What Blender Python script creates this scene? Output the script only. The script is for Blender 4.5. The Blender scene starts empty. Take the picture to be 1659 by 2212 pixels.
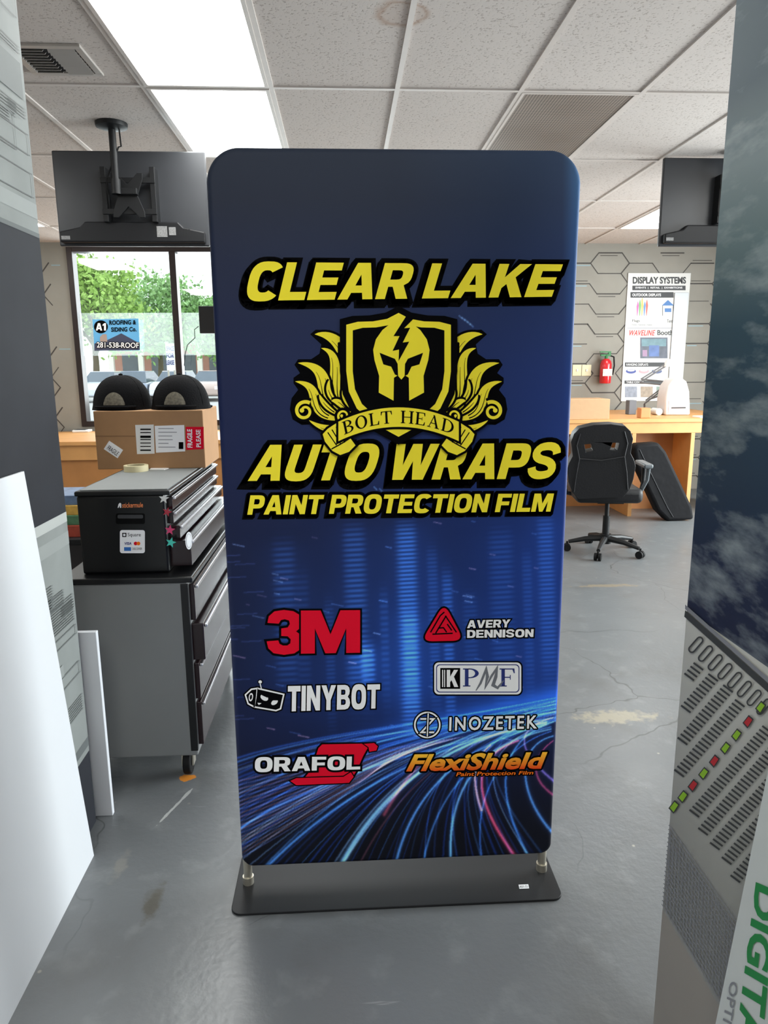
import bpy, bmesh, math, random
import numpy as np
from mathutils import Vector, Matrix
from mathutils.geometry import tessellate_polygon
random.seed(7); rng=np.random.RandomState(5)
scn=bpy.context.scene
COL=scn.collection
rad=math.radians
# ------------------------------------------------------------ camera
F=1545.0; CX,CY=829.5,1106.0; CAMZ=1.49
ROT=Matrix.Rotation(rad(-3.1),3,'Z')@Matrix.Rotation(rad(90-11.5),3,'X')@Matrix.Rotation(rad(-0.4),3,'Z')
cam=bpy.data.cameras.new('camera'); co=bpy.data.objects.new('camera',cam); COL.objects.link(co)
cam.sensor_fit='VERTICAL'; cam.sensor_height=36; cam.lens=F/2212*36; cam.clip_start=.02; cam.clip_end=500
co.matrix_world=Matrix.Translation((0,0,CAMZ))@ROT.to_4x4()
scn.camera=co
def ray(px,py): return ROT@Vector(((px-CX)/F,-(py-CY)/F,-1))
def aty(px,py,Y): d=ray(px,py); t=Y/d.y; return Vector((0,0,CAMZ))+d*t
def atx(px,py,X): d=ray(px,py); t=X/d.x; return Vector((0,0,CAMZ))+d*t
def atz(px,py,Z): d=ray(px,py); t=(Z-CAMZ)/d.z; return Vector((0,0,CAMZ))+d*t
RN=np.array(ROT)
def proj(P):
    q=(P-np.array([0,0,CAMZ]))@RN
    return CX+F*q[:,0]/-q[:,2], CY-F*q[:,1]/-q[:,2]
# ------------------------------------------------------------ materials
def lin(c):
    return tuple(((v/255)/12.92 if v/255<=.04045 else (((v/255)+.055)/1.055)**2.4) for v in c)
MATS={}
def mat(name,rgb,rough=.5,metal=0,noise=.06,ns=12,bump=0,bs=60,emit=0,spec=.5,coat=0):
    if name in MATS: return MATS[name]
    m=bpy.data.materials.new(name); m.use_nodes=True; nt=m.node_tree; N=nt.nodes; L=nt.links
    b=N['Principled BSDF']; c=lin(rgb)
    tc=N.new('ShaderNodeTexCoord'); no=N.new('ShaderNodeTexNoise'); no.inputs['Scale'].default_value=ns; no.inputs['Detail'].default_value=3
    L.new(tc.outputs['Object'],no.inputs['Vector'])
    mx=N.new('ShaderNodeMix'); mx.data_type='RGBA'
    mx.inputs[6].default_value=tuple(min(1,v*(1-noise)) for v in c)+(1,)
    mx.inputs[7].default_value=tuple(min(1,v*(1+noise)) for v in c)+(1,)
    L.new(no.outputs['Fac'],mx.inputs[0]); L.new(mx.outputs[2],b.inputs['Base Color'])
    b.inputs['Roughness'].default_value=rough; b.inputs['Metallic'].default_value=metal
    b.inputs['Specular IOR Level'].default_value=spec; b.inputs['Coat Weight'].default_value=coat
    if emit:
        b.inputs['Emission Color'].default_value=c+(1,); b.inputs['Emission Strength'].default_value=emit
    if bump:
        n2=N.new('ShaderNodeTexNoise'); n2.inputs['Scale'].default_value=bs; L.new(tc.outputs['Object'],n2.inputs['Vector'])
        bp=N.new('ShaderNodeBump'); bp.inputs['Strength'].default_value=bump; bp.inputs['Distance'].default_value=.01
        L.new(n2.outputs['Fac'],bp.inputs['Height']); L.new(bp.outputs['Normal'],b.inputs['Normal'])
    MATS[name]=m; return m
def vcmat(name,rough=.6,spec=.3):
    m=bpy.data.materials.new(name); m.use_nodes=True; nt=m.node_tree; N=nt.nodes; L=nt.links
    b=N['Principled BSDF']; a=N.new('ShaderNodeAttribute'); a.attribute_name='Col'
    L.new(a.outputs['Color'],b.inputs['Base Color']); b.inputs['Roughness'].default_value=rough; b.inputs['Specular IOR Level'].default_value=spec
    tc=N.new('ShaderNodeTexCoord'); n2=N.new('ShaderNodeTexNoise'); n2.inputs['Scale'].default_value=9; L.new(tc.outputs['Object'],n2.inputs['Vector'])
    bp=N.new('ShaderNodeBump'); bp.inputs['Strength'].default_value=.12; bp.inputs['Distance'].default_value=.02
    L.new(n2.outputs['Fac'],bp.inputs['Height']); L.new(bp.outputs['Normal'],b.inputs['Normal'])
    MATS[name]=m; return m
def gradz(name,z0,c0,z1,c1,rough=.6):
    m=bpy.data.materials.new(name); m.use_nodes=True; nt=m.node_tree; N=nt.nodes; L=nt.links; b=N['Principled BSDF']
    g=N.new('ShaderNodeNewGeometry'); sp=N.new('ShaderNodeSeparateXYZ'); L.new(g.outputs['Position'],sp.inputs[0])
    mr=N.new('ShaderNodeMapRange'); mr.inputs[1].default_value=z0; mr.inputs[2].default_value=z1; L.new(sp.outputs['Z'],mr.inputs[0])
    x=N.new('ShaderNodeMix'); x.data_type='RGBA'; x.inputs[6].default_value=lin(c0)+(1,); x.inputs[7].default_value=lin(c1)+(1,); L.new(mr.outputs[0],x.inputs[0]); L.new(x.outputs[2],b.inputs['Base Color'])
    b.inputs['Roughness'].default_value=rough; b.inputs['Specular IOR Level'].default_value=.15; return m
# ------------------------------------------------------------ object helpers
def root(name,loc,label,cat,group=None,kind=None):
    o=bpy.data.objects.new(name,None); o.location=loc; o.empty_display_size=.1; COL.objects.link(o)
    o['label']=label; o['category']=cat
    if group: o['group']=group
    if kind: o['kind']=kind
    return o
def wloc(p):
    v=Vector((0,0,0))
    while p is not None: v+=p.location; p=p.parent
    return v
def finish(me,name,parent,mats,smooth,label,cat,kind,bevel,group=None,origin=True,seg=2,local=False):
    for m in mats: me.materials.append(m)
    o=bpy.data.objects.new(name,me)
    if parent is not None:
        if not local:
            me.transform(Matrix.Translation(-wloc(parent)))
        o.parent=parent
    elif origin and len(me.vertices):
        xs=np.empty(len(me.vertices)*3); me.vertices.foreach_get('co',xs); xs=xs.reshape(-1,3)
        l=Vector(((xs[:,0].min()+xs[:,0].max())/2,(xs[:,1].min()+xs[:,1].max())/2,xs[:,2].min()))
        me.transform(Matrix.Translation(-l)); o.location=l
    if smooth:
        me.shade_smooth(); me.set_sharp_from_angle(angle=rad(38))
    if bevel:
        b=o.modifiers.new('bevel','BEVEL'); b.width=bevel; b.segments=seg; b.limit_method='ANGLE'; b.angle_limit=rad(40)
    if label: o['label']=label
    if cat: o['category']=cat
    if kind: o['kind']=kind
    if group: o['group']=group
    COL.objects.link(o); return o
class MB:
    def __init__(s): s.bm=bmesh.new(); s.mi=0
    def f(s,vs):
        try:
            f=s.bm.faces.new(vs); f.material_index=s.mi; return f
        except Exception: return None
    def box(s,x0,x1,y0,y1,z0,z1,T=None):
        c=[Vector(p) for p in [(x0,y0,z0),(x1,y0,z0),(x1,y1,z0),(x0,y1,z0),(x0,y0,z1),(x1,y0,z1),(x1,y1,z1),(x0,y1,z1)]]
        if T: c=[T@p for p in c]
        v=[s.bm.verts.new(p) for p in c]
        for q in [(3,2,1,0),(4,5,6,7),(0,1,5,4),(1,2,6,5),(2,3,7,6),(3,0,4,7)]: s.f([v[i] for i in q])
        return s
    def cyl(s,p0,p1,r0,r1=None,seg=16,caps=True):
        p0,p1=Vector(p0),Vector(p1); r1=r0 if r1 is None else r1
        d=(p1-p0).normalized(); a=d.orthogonal().normalized(); b=d.cross(a)
        A=[];B=[]
        for i in range(seg):
            t=2*math.pi*i/seg; o=a*math.cos(t)+b*math.sin(t)
            A.append(s.bm.verts.new(p0+o*r0)); B.append(s.bm.verts.new(p1+o*r1))
        for i in range(seg): j=(i+1)%seg; s.f([A[i],A[j],B[j],B[i]])
        if caps: s.f(A[::-1]); s.f(B)
        return s
    def tube(s,pts,r,seg=8):
        pts=[Vector(p) for p in pts]; rings=[]; a=None
        for i,p in enumerate(pts):
            d=(pts[min(i+1,len(pts)-1)]-pts[max(i-1,0)]).normalized()
            if a is None: a=d.orthogonal().normalized()
            else:
                a=(a-d*a.dot(d)).normalized()
            b=d.cross(a); rr=r[i] if isinstance(r,(list,tuple)) else r
            rings.append([s.bm.verts.new(p+(a*math.cos(2*math.pi*k/seg)+b*math.sin(2*math.pi*k/seg))*rr) for k in range(seg)])
        for A,B in zip(rings,rings[1:]):
            for k in range(seg): j=(k+1)%seg; s.f([A[k],A[j],B[j],B[k]])
        s.f(rings[0][::-1]); s.f(rings[-1]); return s
    def prism(s,pts,axis,a,b,holes=[]):
        def mk(p,t):
            if axis=='y': return Vector((p[0],t,p[1]))
            if axis=='x': return Vector((t,p[0],p[1]))
            return Vector((p[0],p[1],t))
        loops=[pts]+holes
        tri=tessellate_polygon([[Vector((p[0],p[1],0)) for p in l] for l in loops])
        fl=[p for l in loops for p in l]
        A=[s.bm.verts.new(mk(p,a)) for p in fl]; B=[s.bm.verts.new(mk(p,b)) for p in fl]
        if not holes: s.f(A); s.f(B[::-1])
        else:
            for t in tri: s.f([A[i] for i in t]); s.f([B[i] for i in t[::-1]])
        k=0
        for l in loops:
            n=len(l)
            for i in range(n): j=(i+1)%n; s.f([A[k+i],B[k+i],B[k+j],A[k+j]])
            k+=n
        return s
    def lathe(s,prof,c=(0,0,0),seg=24):
        c=Vector(c); R=[]
        for r,z in prof: R.append([s.bm.verts.new(c+Vector((r*math.cos(2*math.pi*k/seg),r*math.sin(2*math.pi*k/seg),z))) for k in range(seg)])
        for A,B in zip(R,R[1:]):
            for k in range(seg): j=(k+1)%seg; s.f([A[k],A[j],B[j],B[k]])
        s.f(R[0][::-1]); s.f(R[-1]); return s
    def obj(s,name,parent,mats,smooth=False,bevel=0,label=None,cat=None,kind=None,group=None,local=False,T=None,seg=2,normals=True):
        if T: bmesh.ops.transform(s.bm,matrix=T,verts=s.bm.verts)
        if normals: bmesh.ops.recalc_face_normals(s.bm,faces=s.bm.faces)
        me=bpy.data.meshes.new(name); s.bm.to_mesh(me); s.bm.free()
        if not isinstance(mats,(list,tuple)): mats=[mats]
        return finish(me,name,parent,mats,smooth,label,cat,kind,bevel,group,local=local,seg=seg)
def bez(p,n=700):
    t=np.linspace(0,1,n)[:,None]; p=[np.array(v,float) for v in p]
    if len(p)==3: return (1-t)**2*p[0]+2*t*(1-t)*p[1]+t**2*p[2]
    return (1-t)**3*p[0]+3*t*(1-t)**2*p[1]+3*t*t*(1-t)*p[2]+t**3*p[3]
# ---- heavy block alphabet drawn as polygons
def sup(cx,cy,rx,ry,a0,a1,n=14,e=.72):
    o=[]
    for i in range(n+1):
        a=rad(a0+(a1-a0)*i/n); c,s=math.cos(a),math.sin(a)
        o.append((cx+rx*math.copysign(abs(c)**e,c),cy+ry*math.copysign(abs(s)**e,s)))
    return o
def thick(P,w):
    L=[];R=[];n=len(P)
    for i in range(n):
        a=P[max(i-1,0)];b=P[min(i+1,n-1)]; dx,dy=b[0]-a[0],b[1]-a[1]; q_=math.hypot(dx,dy) or 1
        L.append((P[i][0]-dy/q_*w/2,P[i][1]+dx/q_*w/2)); R.append((P[i][0]+dy/q_*w/2,P[i][1]-dx/q_*w/2))
    return L+R[::-1]
t_=.26
GLY={
'L':(.70,[[(0,0),(.7,0),(.7,.22),(t_,.22),(t_,1),(0,1)]]),
'E':(.74,[[(0,0),(.74,0),(.74,.21),(t_,.21),(t_,.4),(.69,.4),(.69,.6),(t_,.6),(t_,.79),(.73,.79),(.73,1),(0,1)]]),
'F':(.72,[[(0,0),(t_,0),(t_,.37),(.66,.37),(.66,.58),(t_,.58),(t_,.79),(.72,.79),(.72,1),(0,1)]]),
'I':(t_,[[(0,0),(t_,0),(t_,1),(0,1)]]),
'1':(.50,[[(.20,0),(.50,0),(.50,1),(.26,1),(0,.82),(0,.60),(.20,.70)]]),
'T':(.78,[[(.26,0),(.52,0),(.52,.78),(.78,.78),(.78,1),(0,1),(0,.78),(.26,.78)]]),
'A':(.94,[[(0,0),(.27,0),(.325,.18),(.615,.18),(.67,0),(.94,0),(.64,1),(.30,1)],[(.385,.38),(.47,.68),(.555,.38)]]),
'K':(.88,[[(0,0),(t_,0),(t_,.28),(.36,.40),(.57,0),(.88,0),(.545,.60),(.86,1),(.55,1),(t_,.60),(t_,1),(0,1)]]),
'N':(.82,[[(0,0),(.25,0),(.25,.54),(.56,0),(.82,0),(.82,1),(.57,1),(.57,.46),(.26,1),(0,1)]]),
'M':(1.02,[[(0,0),(.24,0),(.24,.58),(.42,0),(.60,0),(.78,.58),(.78,0),(1.02,0),(1.02,1),(.68,1),(.51,.44),(.34,1),(0,1)]]),
'W':(1.28,[[(0,1),(.19,0),(.51,0),(.64,.52),(.77,0),(1.09,0),(1.28,1),(1.01,1),(.905,.40),(.78,1),(.50,1),(.375,.40),(.27,1)]]),
'V':(.92,[[(.30,0),(.62,0),(.92,1),(.64,1),(.46,.33),(.28,1),(0,1)]]),
'Y':(.90,[[(.32,0),(.58,0),(.58,.40),(.90,1),(.60,1),(.45,.66),(.30,1),(0,1),(.32,.40)]]),
'U':(.82,[[(0,1)]+sup(.41,.36,.41,.38,180,360)+[(.82,1),(.56,1)]+sup(.41,.36,.15,.15,360,180,8)+[(t_,1)]]),
'O':(.90,[sup(.45,.5,.45,.52,0,360,32)[:-1],sup(.45,.5,.18,.29,0,360,24)[:-1]]),
'C':(.84,[sup(.45,.5,.45,.52,38,322,26)+sup(.45,.5,.18,.29,312,48,18)]),
'D':(.82,[[(0,0)]+sup(.36,.5,.46,.5,-90,90,16)+[(0,1)],[(t_,.22),(t_,.78)]+sup(.33,.5,.22,.28,90,-90,10)]),
'P':(.78,[[(0,0),(t_,0),(t_,.32)]+sup(.46,.66,.34,.34,-90,90,14)+[(0,1)],[(t_,.53),(t_,.80)]+sup(.42,.665,.12,.135,90,-90,8)]),
'R':(.84,[[(0,0),(t_,0),(t_,.34),(.38,.34),(.55,0),(.86,0),(.66,.38)]+sup(.48,.68,.34,.32,-40,90,12)+[(0,1)],[(t_,.54),(t_,.80)]+sup(.44,.67,.12,.13,90,-90,8)]),
'B':(.82,[[(0,0),(.50,0),(.68,.04),(.78,.14),(.81,.27),(.77,.42),(.66,.52),(.75,.62),(.78,.75),(.74,.89),(.63,.97),(.48,1),(0,1)],[(.25,.19),(.25,.42),(.46,.42),(.54,.37),(.54,.24),(.46,.19)],[(.25,.60),(.25,.81),(.45,.81),(.51,.77),(.51,.64),(.45,.60)]]),
'3':(.86,[[(.0,.30),(.04,.14),(.16,.03),(.40,-.01),(.64,.02),(.80,.12),(.86,.27),(.82,.42),(.68,.52),(.80,.61),(.83,.75),(.77,.89),(.62,.98),(.40,1.01),(.18,.98),(.05,.87),(.02,.72),(.28,.70),(.33,.78),(.42,.80),(.52,.77),(.54,.69),(.49,.61),(.34,.59),(.34,.42),(.49,.41),(.56,.34),(.55,.25),(.48,.20),(.38,.20),(.30,.24),(.27,.32)]]),
}
sp_pts=[tuple(v) for v in np.concatenate([bez([(.73,.70),(.70,.97),(.36,.93),(.22,.88)],8)[:-1],bez([(.22,.88),(.05,.76),(.10,.56),(.40,.52)],9)[:-1],bez([(.40,.52),(.72,.46),(.76,.24),(.62,.14)],9)[:-1],bez([(.62,.14),(.40,.06),(.12,.08),(.09,.32)],9)])]
GLY['S']=(.84,[thick(sp_pts,.225)])
def bgeom(s,gap=.07,sp=.34):
    V=[];P=[];Lp=[];x=0
    for ch in s:
        if ch==' ': x+=sp; continue
        w,loops=GLY[ch]; k=len(V)
        tri=tessellate_polygon([[Vector((a,b,0)) for a,b in l] for l in loops])
        V+=[(x+a,b) for l in loops for a,b in l]; P+=[tuple(k+i for i in t) for t in tri]
        for l in loops:
            n=len(l); Lp.append([k+i for i in range(n)]); k+=n
        x+=w+gap
    V=np.array(V,float); V[:,0]/=(x-gap); return V,P,Lp
# ---- small serif capitals
def R4(a,b,c,d): return [[(a,b),(c,b),(c,d),(a,d)]]
def stem(x): return [R4(x,0,x+.17,1),R4(x-.09,0,x+.26,.06),R4(x-.09,.94,x+.26,1)]
def bow(cx,cy,rx,ry,tx,ty): return [sup(cx,cy,rx,ry,-90,90,14,1)+sup(cx,cy,rx-tx,ry-ty,90,-90,14,1)]
SER={
'B':(.80,stem(.09)+[bow(.34,.27,.44,.27,.17,.06),bow(.32,.755,.38,.245,.16,.06),R4(.2,0,.34,.06),R4(.2,.94,.34,1),R4(.2,.49,.34,.55)]),
'O':(.96,[[sup(.48,.5,.46,.52,0,360,30,1)[:-1],sup(.48,.5,.27,.45,0,360,24,1)[:-1]]]),
'L':(.78,stem(.09)+[R4(.2,0,.74,.06),[[(.74,0),(.76,.30),(.71,.30),(.62,.05)]]]),
'T':(.86,[R4(.345,0,.515,1),R4(.24,0,.62,.06),R4(.02,.94,.84,1),[[(.02,1),(.0,.70),(.05,.70),(.12,.94)]],[[(.84,1),(.86,.70),(.81,.70),(.74,.94)]]]),
'H':(1.0,stem(.09)+stem(.74)+[R4(.2,.47,.8,.53)]),
'E':(.80,stem(.09)+[R4(.2,0,.74,.06),R4(.2,.94,.72,1),R4(.2,.48,.5,.54),R4(.5,.38,.54,.64),[[(.74,0),(.77,.28),(.72,.28),(.64,.05)]],[[(.72,1),(.74,.74),(.69,.74),(.62,.95)]]]),
'A':(.98,[[[(.40,1),(.52,1),(.88,.04),(.70,.04)]],[[(.44,.92),(.47,.84),(.20,.04),(.13,.04)]],R4(.26,.32,.68,.38),R4(.02,0,.30,.06),R4(.62,0,.97,.06)]),
'D':(.96,stem(.09)+[bow(.34,.5,.58,.5,.18,.06),R4(.2,0,.35,.06),R4(.2,.94,.35,1)]),
'P':(.78,stem(.09)+[bow(.32,.73,.42,.27,.17,.06),R4(.2,.94,.33,1),R4(.2,.46,.33,.52)]),
'F':(.76,stem(.09)+[R4(.2,.94,.72,1),R4(.2,.48,.5,.54),R4(.5,.38,.54,.64),[[(.72,1),(.74,.74),(.69,.74),(.62,.95)]]]),
}
def sgeom(s,gap=.14,sp=.55):
    V=[];P=[];x=0
    for ch in s:
        if ch==' ': x+=sp; continue
        w,parts=SER[ch]
        for loops in parts:
            k=len(V)
            tri=tessellate_polygon([[Vector((a,b,0)) for a,b in l] for l in loops])
            V+=[(x+a,b) for l in loops for a,b in l]; P+=[tuple(k+i for i in t) for t in tri]
        x+=w+gap
    V=np.array(V,float); V[:,0]/=(x-gap); return V,P,[]
_tc={}
def tgeom(s,bold=0,space=1.0,res=3):
    k=(s,bold,space)
    if k in _tc: return _tc[k]
    c=bpy.data.curves.new('t','FONT'); c.body=s; c.offset=bold; c.space_character=space; c.resolution_u=res; c.fill_mode='FRONT'
    o=bpy.data.objects.new('t',c); COL.objects.link(o)
    dg=bpy.context.evaluated_depsgraph_get(); me=bpy.data.meshes.new_from_object(o.evaluated_get(dg))
    V=np.array([v.co[:2] for v in me.vertices]); P=[tuple(p.vertices) for p in me.polygons]
    ec={}
    for p in P:
        for i in range(len(p)):
            e=(p[i],p[(i+1)%len(p)]); kk=(min(e),max(e)); ec[kk]=ec.get(kk,0)+1
    E=[e for e,n in ec.items() if n==1]
    bpy.data.objects.remove(o); bpy.data.curves.remove(c); bpy.data.meshes.remove(me)
    mn=V.min(0); mx=V.max(0); V=(V-mn)/(mx-mn)
    _tc[k]=(V,P,E); return _tc[k]
class Art:
    """flat print on a plane; points are measured in photo pixels and unprojected onto the plane"""
    def __init__(s,axis,val,step=.0004,sgn=-1): s.ax=axis; s.val=val; s.step=step*sgn; s.v=[]; s.fc=[]; s.fm=[]; s.m=[]
    def P(s,x,y,l):
        v=s.val+s.step*(l+1)
        return aty(x,y,v) if s.ax=='y' else atx(x,y,v) if s.ax=='x' else atz(x,y,v)
    def mi(s,m):
        if m not in s.m: s.m.append(m)
        return s.m.index(m)
    def add(s,pts,faces,m,l):
        b=len(s.v); s.v+=[s.P(p[0],p[1],l) for p in pts]; k=s.mi(m)
        for f in faces: s.fc.append([b+i for i in f]); s.fm.append(k)
    def poly(s,pts,m,l=0):
        if len(pts)<=4: s.add(pts,[list(range(len(pts)))],m,l)
        else: s.add(pts,tessellate_polygon([[Vector((p[0],p[1],0)) for p in pts]]),m,l)
    def rect(s,x0,y0,x1,y1,m,l=0): s.poly([(x0,y0),(x1,y0),(x1,y1),(x0,y1)],m,l)
    def ell(s,cx,cy,rx,ry,m,l=0,n=28,rot=0): 
        c,d=math.cos(rot),math.sin(rot)
        s.poly([(cx+rx*math.cos(2*math.pi*i/n)*c-ry*math.sin(2*math.pi*i/n)*d,cy+rx*math.cos(2*math.pi*i/n)*d+ry*math.sin(2*math.pi*i/n)*c) for i in range(n)],m,l)
    def stroke(s,pts,w,m,l=0,closed=False,lim=.45):
        n=len(pts); L=[];R=[]
        for i in range(n):
            if closed: a=pts[i-1]; b=pts[(i+1)%n]
            else: a=pts[max(i-1,0)]; b=pts[min(i+1,n-1)]
            p=pts[i]
            def nn(u,v):
                dx,dy=v[0]-u[0],v[1]-u[1]; q=math.hypot(dx,dy) or 1; return (-dy/q,dx/q)
            if (not closed) and i in (0,n-1): nx,ny=nn(a,b); k=1
            else:
                n1=nn(a,p); n2=nn(p,b); nx,ny=n1[0]+n2[0],n1[1]+n2[1]; q=math.hypot(nx,ny) or 1; nx/=q; ny/=q
                k=1/max(lim,nx*n1[0]+ny*n1[1])
            ww=(w[i] if isinstance(w,(list,tuple)) else w)/2*k
            L.append((p[0]+nx*ww,p[1]+ny*ww)); R.append((p[0]-nx*ww,p[1]-ny*ww))
        fs=[[i,i+1,n+i+1,n+i] for i in range(n-1)]
        if closed: fs.append([n-1,0,n,2*n-1])
        s.add(L+R,fs,m,l)
    def opoly(s,pts,m,om,w,l=0):
        s.stroke(pts,w*2,om,l,closed=True); s.poly(pts,om,l); s.poly(pts,m,l+1)
    def text(s,t,quad,m,l=0,bold=0,outline=None,shift=None,space=1.0,fmap=None,face=True,block=False,geom=None):
        V,P,E=geom if geom else bgeom(t) if block else tgeom(t,bold,space)
        u=V[:,:1]; v=V[:,1:]
        if fmap is None:
            bl,br,tr,tl=[np.array(q_,float) for q_ in quad]
            Q=(bl*(1-u)+br*u)*(1-v)+(tl*(1-u)+tr*u)*v
        else: Q=np.array([fmap(a,b) for a,b in V])
        if outline:
            om,w=outline
            shs=[(0,0)] if not shift else [(shift[0]*k/3,shift[1]*k/3) for k in range(4)]
            for sh in shs:
                sh=np.array(sh,float)
                if block:
                    for lp_ in E: s.stroke([tuple(Q[i]+sh) for i in lp_],2*w,om,l,closed=True,lim=.55)
                else:
                    pts=[];fs=[]
                    for a,b in E:
                        A=Q[a]+sh;B=Q[b]+sh; d=B-A; q_=np.hypot(*d) or 1; n=np.array([-d[1],d[0]])/q_*w; k=len(pts)
                        pts+=[A+n,B+n,B-n,A-n]; fs.append([k,k+1,k+2,k+3])
                    for a in set(x for e in E for x in e):
                        k=len(pts); pts+=[Q[a]+sh+np.array([math.cos(i*math.pi/4),math.sin(i*math.pi/4)])*w for i in range(8)]; fs.append(list(range(k,k+8)))
                    s.add(pts,fs,om,l)
                s.add(list(Q+sh),P,om,l)
        if face: s.add(list(Q),P,m,l+1)
    def obj(s,name,parent,label=None,cat=None):
        me=bpy.data.meshes.new(name); me.from_pydata([tuple(v) for v in s.v],[],s.fc)
        me.polygons.foreach_set('material_index',s.fm); me.update()
        return finish(me,name,parent,s.m,False,label,cat,None,0)
def q(x0,y0,x1,y1): return [(x0,y1),(x1,y1),(x1,y0),(x0,y0)]
# ------------------------------------------------------------ common materials
YEL=mat('print_yellow',(255,236,60),.7,noise=.02,spec=.1); BLK=mat('print_black',(7,7,9),.8,noise=.02,spec=.05)
WHT=mat('print_white',(245,246,248),.6,noise=.02,spec=.2); RED=mat('print_red',(226,14,46),.7,noise=.02,spec=.1)
NAV=mat('print_navy',(28,45,120),.6); GRY=mat('print_grey',(140,142,148),.6); ORG=mat('print_orange',(248,120,30),.7,spec=.1)
steel=mat('satin_steel',(190,185,172),.35,.8); blackplate=mat('black_powder_coat',(20,21,24),.5,0,ns=300,noise=.3,spec=.3)
paper=mat('white_paper',(232,232,230),.6,noise=.02); card=mat('cardboard',(168,128,90),.8,noise=.08,ns=25)
card2=mat('cardboard_light',(190,152,114),.8,noise=.06,ns=25)
blkpl=mat('black_plastic',(20,21,23),.5,noise=.1,spec=.3); dgrey=mat('dark_grey_plastic',(52,53,56),.5)
chrome=mat('chrome',(185,185,190),.3,1,noise=.02); rubber=mat('rubber',(18,18,19),.7,spec=.2)
# ------------------------------------------------------------ room
CH=2.84; YB=8.4; XL,XR_=-4.6,5.2; YF=-3.5
def fl_mat():
    m=bpy.data.materials.new('painted_concrete'); m.use_nodes=True; nt=m.node_tree; N=nt.nodes; L=nt.links; b=N['Principled BSDF']
    g=N.new('ShaderNodeNewGeometry'); pos=g.outputs['Position']
    def noise(sc,det=4,vec=None,ro=.55):
        n=N.new('ShaderNodeTexNoise'); n.inputs['Scale'].default_value=sc; n.inputs['Detail'].default_value=det; n.inputs['Roughness'].default_value=ro
        L.new(vec or pos,n.inputs['Vector']); return n
    def mix(fac,a,c):
        x=N.new('ShaderNodeMix'); x.data_type='RGBA'
        if isinstance(fac,float): x.inputs[0].default_value=fac
        else: L.new(fac,x.inputs[0])
        for i,v in ((6,a),(7,c)):
            if isinstance(v,tuple): x.inputs[i].default_value=lin(v)+(1,)
            else: L.new(v,x.inputs[i])
        return x.outputs[2]
    def ramp(src,a,c):
        r=N.new('ShaderNodeMapRange'); r.inputs[1].default_value=a; r.inputs[2].default_value=c; L.new(src,r.inputs[0]); return r.outputs[0]
    col=mix(ramp(noise(.8,5).outputs['Fac'],.3,.7),(99,102,104),(109,112,114))
    col=mix(ramp(noise(9,6).outputs['Fac'],.56,.82),col,(124,127,128))
    col=mix(ramp(noise(2.3,6).outputs['Fac'],.54,.85),col,(86,86,84))
    v=N.new('ShaderNodeTexVoronoi'); v.inputs['Scale'].default_value=9; L.new(pos,v.inputs['Vector'])
    s1=ramp(v.outputs['Distance'],.06,.035)
    n3=ramp(noise(1.3,2).outputs['Fac'],.48,.56)
    mm=N.new('ShaderNodeMath'); mm.operation='MULTIPLY'; L.new(s1,mm.inputs[0]); L.new(n3,mm.inputs[1])
    col=mix(mm.outputs[0],col,(156,153,142))
    # thin scratches
    mp=N.new('ShaderNodeMapping'); mp.inputs['Scale'].default_value=(3,26,1); mp.inputs['Rotation'].default_value=(0,0,.5); L.new(pos,mp.inputs[0])
    sc_=ramp(noise(1.6,3,mp.outputs[0]).outputs['Fac'],.70,.76); col=mix(sc_,col,(132,134,134))
    nd=noise(2.5,3); ad=N.new('ShaderNodeVectorMath'); ad.operation='MULTIPLY_ADD'; ad.inputs[1].default_value=(.35,.35,0); L.new(nd.outputs['Color'],ad.inputs[0]); L.new(pos,ad.inputs[2])
    vc=N.new('ShaderNodeTexVoronoi'); vc.feature='DISTANCE_TO_EDGE'; vc.inputs['Scale'].default_value=.9; L.new(ad.outputs[0],vc.inputs['Vector'])
    cr=ramp(vc.outputs['Distance'],.0028,.001); cm=ramp(noise(1.1,2).outputs['Fac'],.47,.56)
    m2=N.new('ShaderNodeMath'); m2.operation='MULTIPLY'; L.new(cr,m2.inputs[0]); L.new(cm,m2.inputs[1])
    m3=N.new('ShaderNodeMath'); m3.operation='MULTIPLY'; m3.inputs[1].default_value=.65; L.new(m2.outputs[0],m3.inputs[0])
    col=mix(m3.outputs[0],col,(56,58,58))
    def blot(col,px,py,rx,ry,c,th=.9,ang=0,fade=.1):
        p=atz(px,py,0)
        s=N.new('ShaderNodeVectorMath'); s.operation='SUBTRACT'; L.new(pos,s.inputs[0]); s.inputs[1].default_value=p
        vr=N.new('ShaderNodeVectorRotate'); vr.rotation_type='Z_AXIS'; vr.inputs['Angle'].default_value=ang; L.new(s.outputs[0],vr.inputs[0])
        k=N.new('ShaderNodeVectorMath'); k.operation='MULTIPLY'; L.new(vr.outputs[0],k.inputs[0]); k.inputs[1].default_value=(1/rx,1/ry,0)
        ln=N.new('ShaderNodeVectorMath'); ln.operation='LENGTH'; L.new(k.outputs[0],ln.inputs[0])
        a=N.new('ShaderNodeMath'); a.operation='ADD'; L.new(ln.outputs['Value'],a.inputs[0])
        sc=N.new('ShaderNodeMath'); sc.operation='MULTIPLY'; sc.inputs[1].default_value=1.6; L.new(noise(22,4).outputs['Fac'],sc.inputs[0]); L.new(sc.outputs[0],a.inputs[1])
        return mix(ramp(a.outputs[0],th+.65+fade,th+.65),col,c)
    col=blot(col,405,1680,.045,.025,(206,130,50)); col=blot(col,385,1735,.008,.15,(170,172,170),ang=.35)
    col=blot(col,1330,1548,.30,.10,(146,140,124),.5,fade=.3); col=blot(col,1310,1265,.30,.05,(128,120,106),.6,fade=.3)
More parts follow.
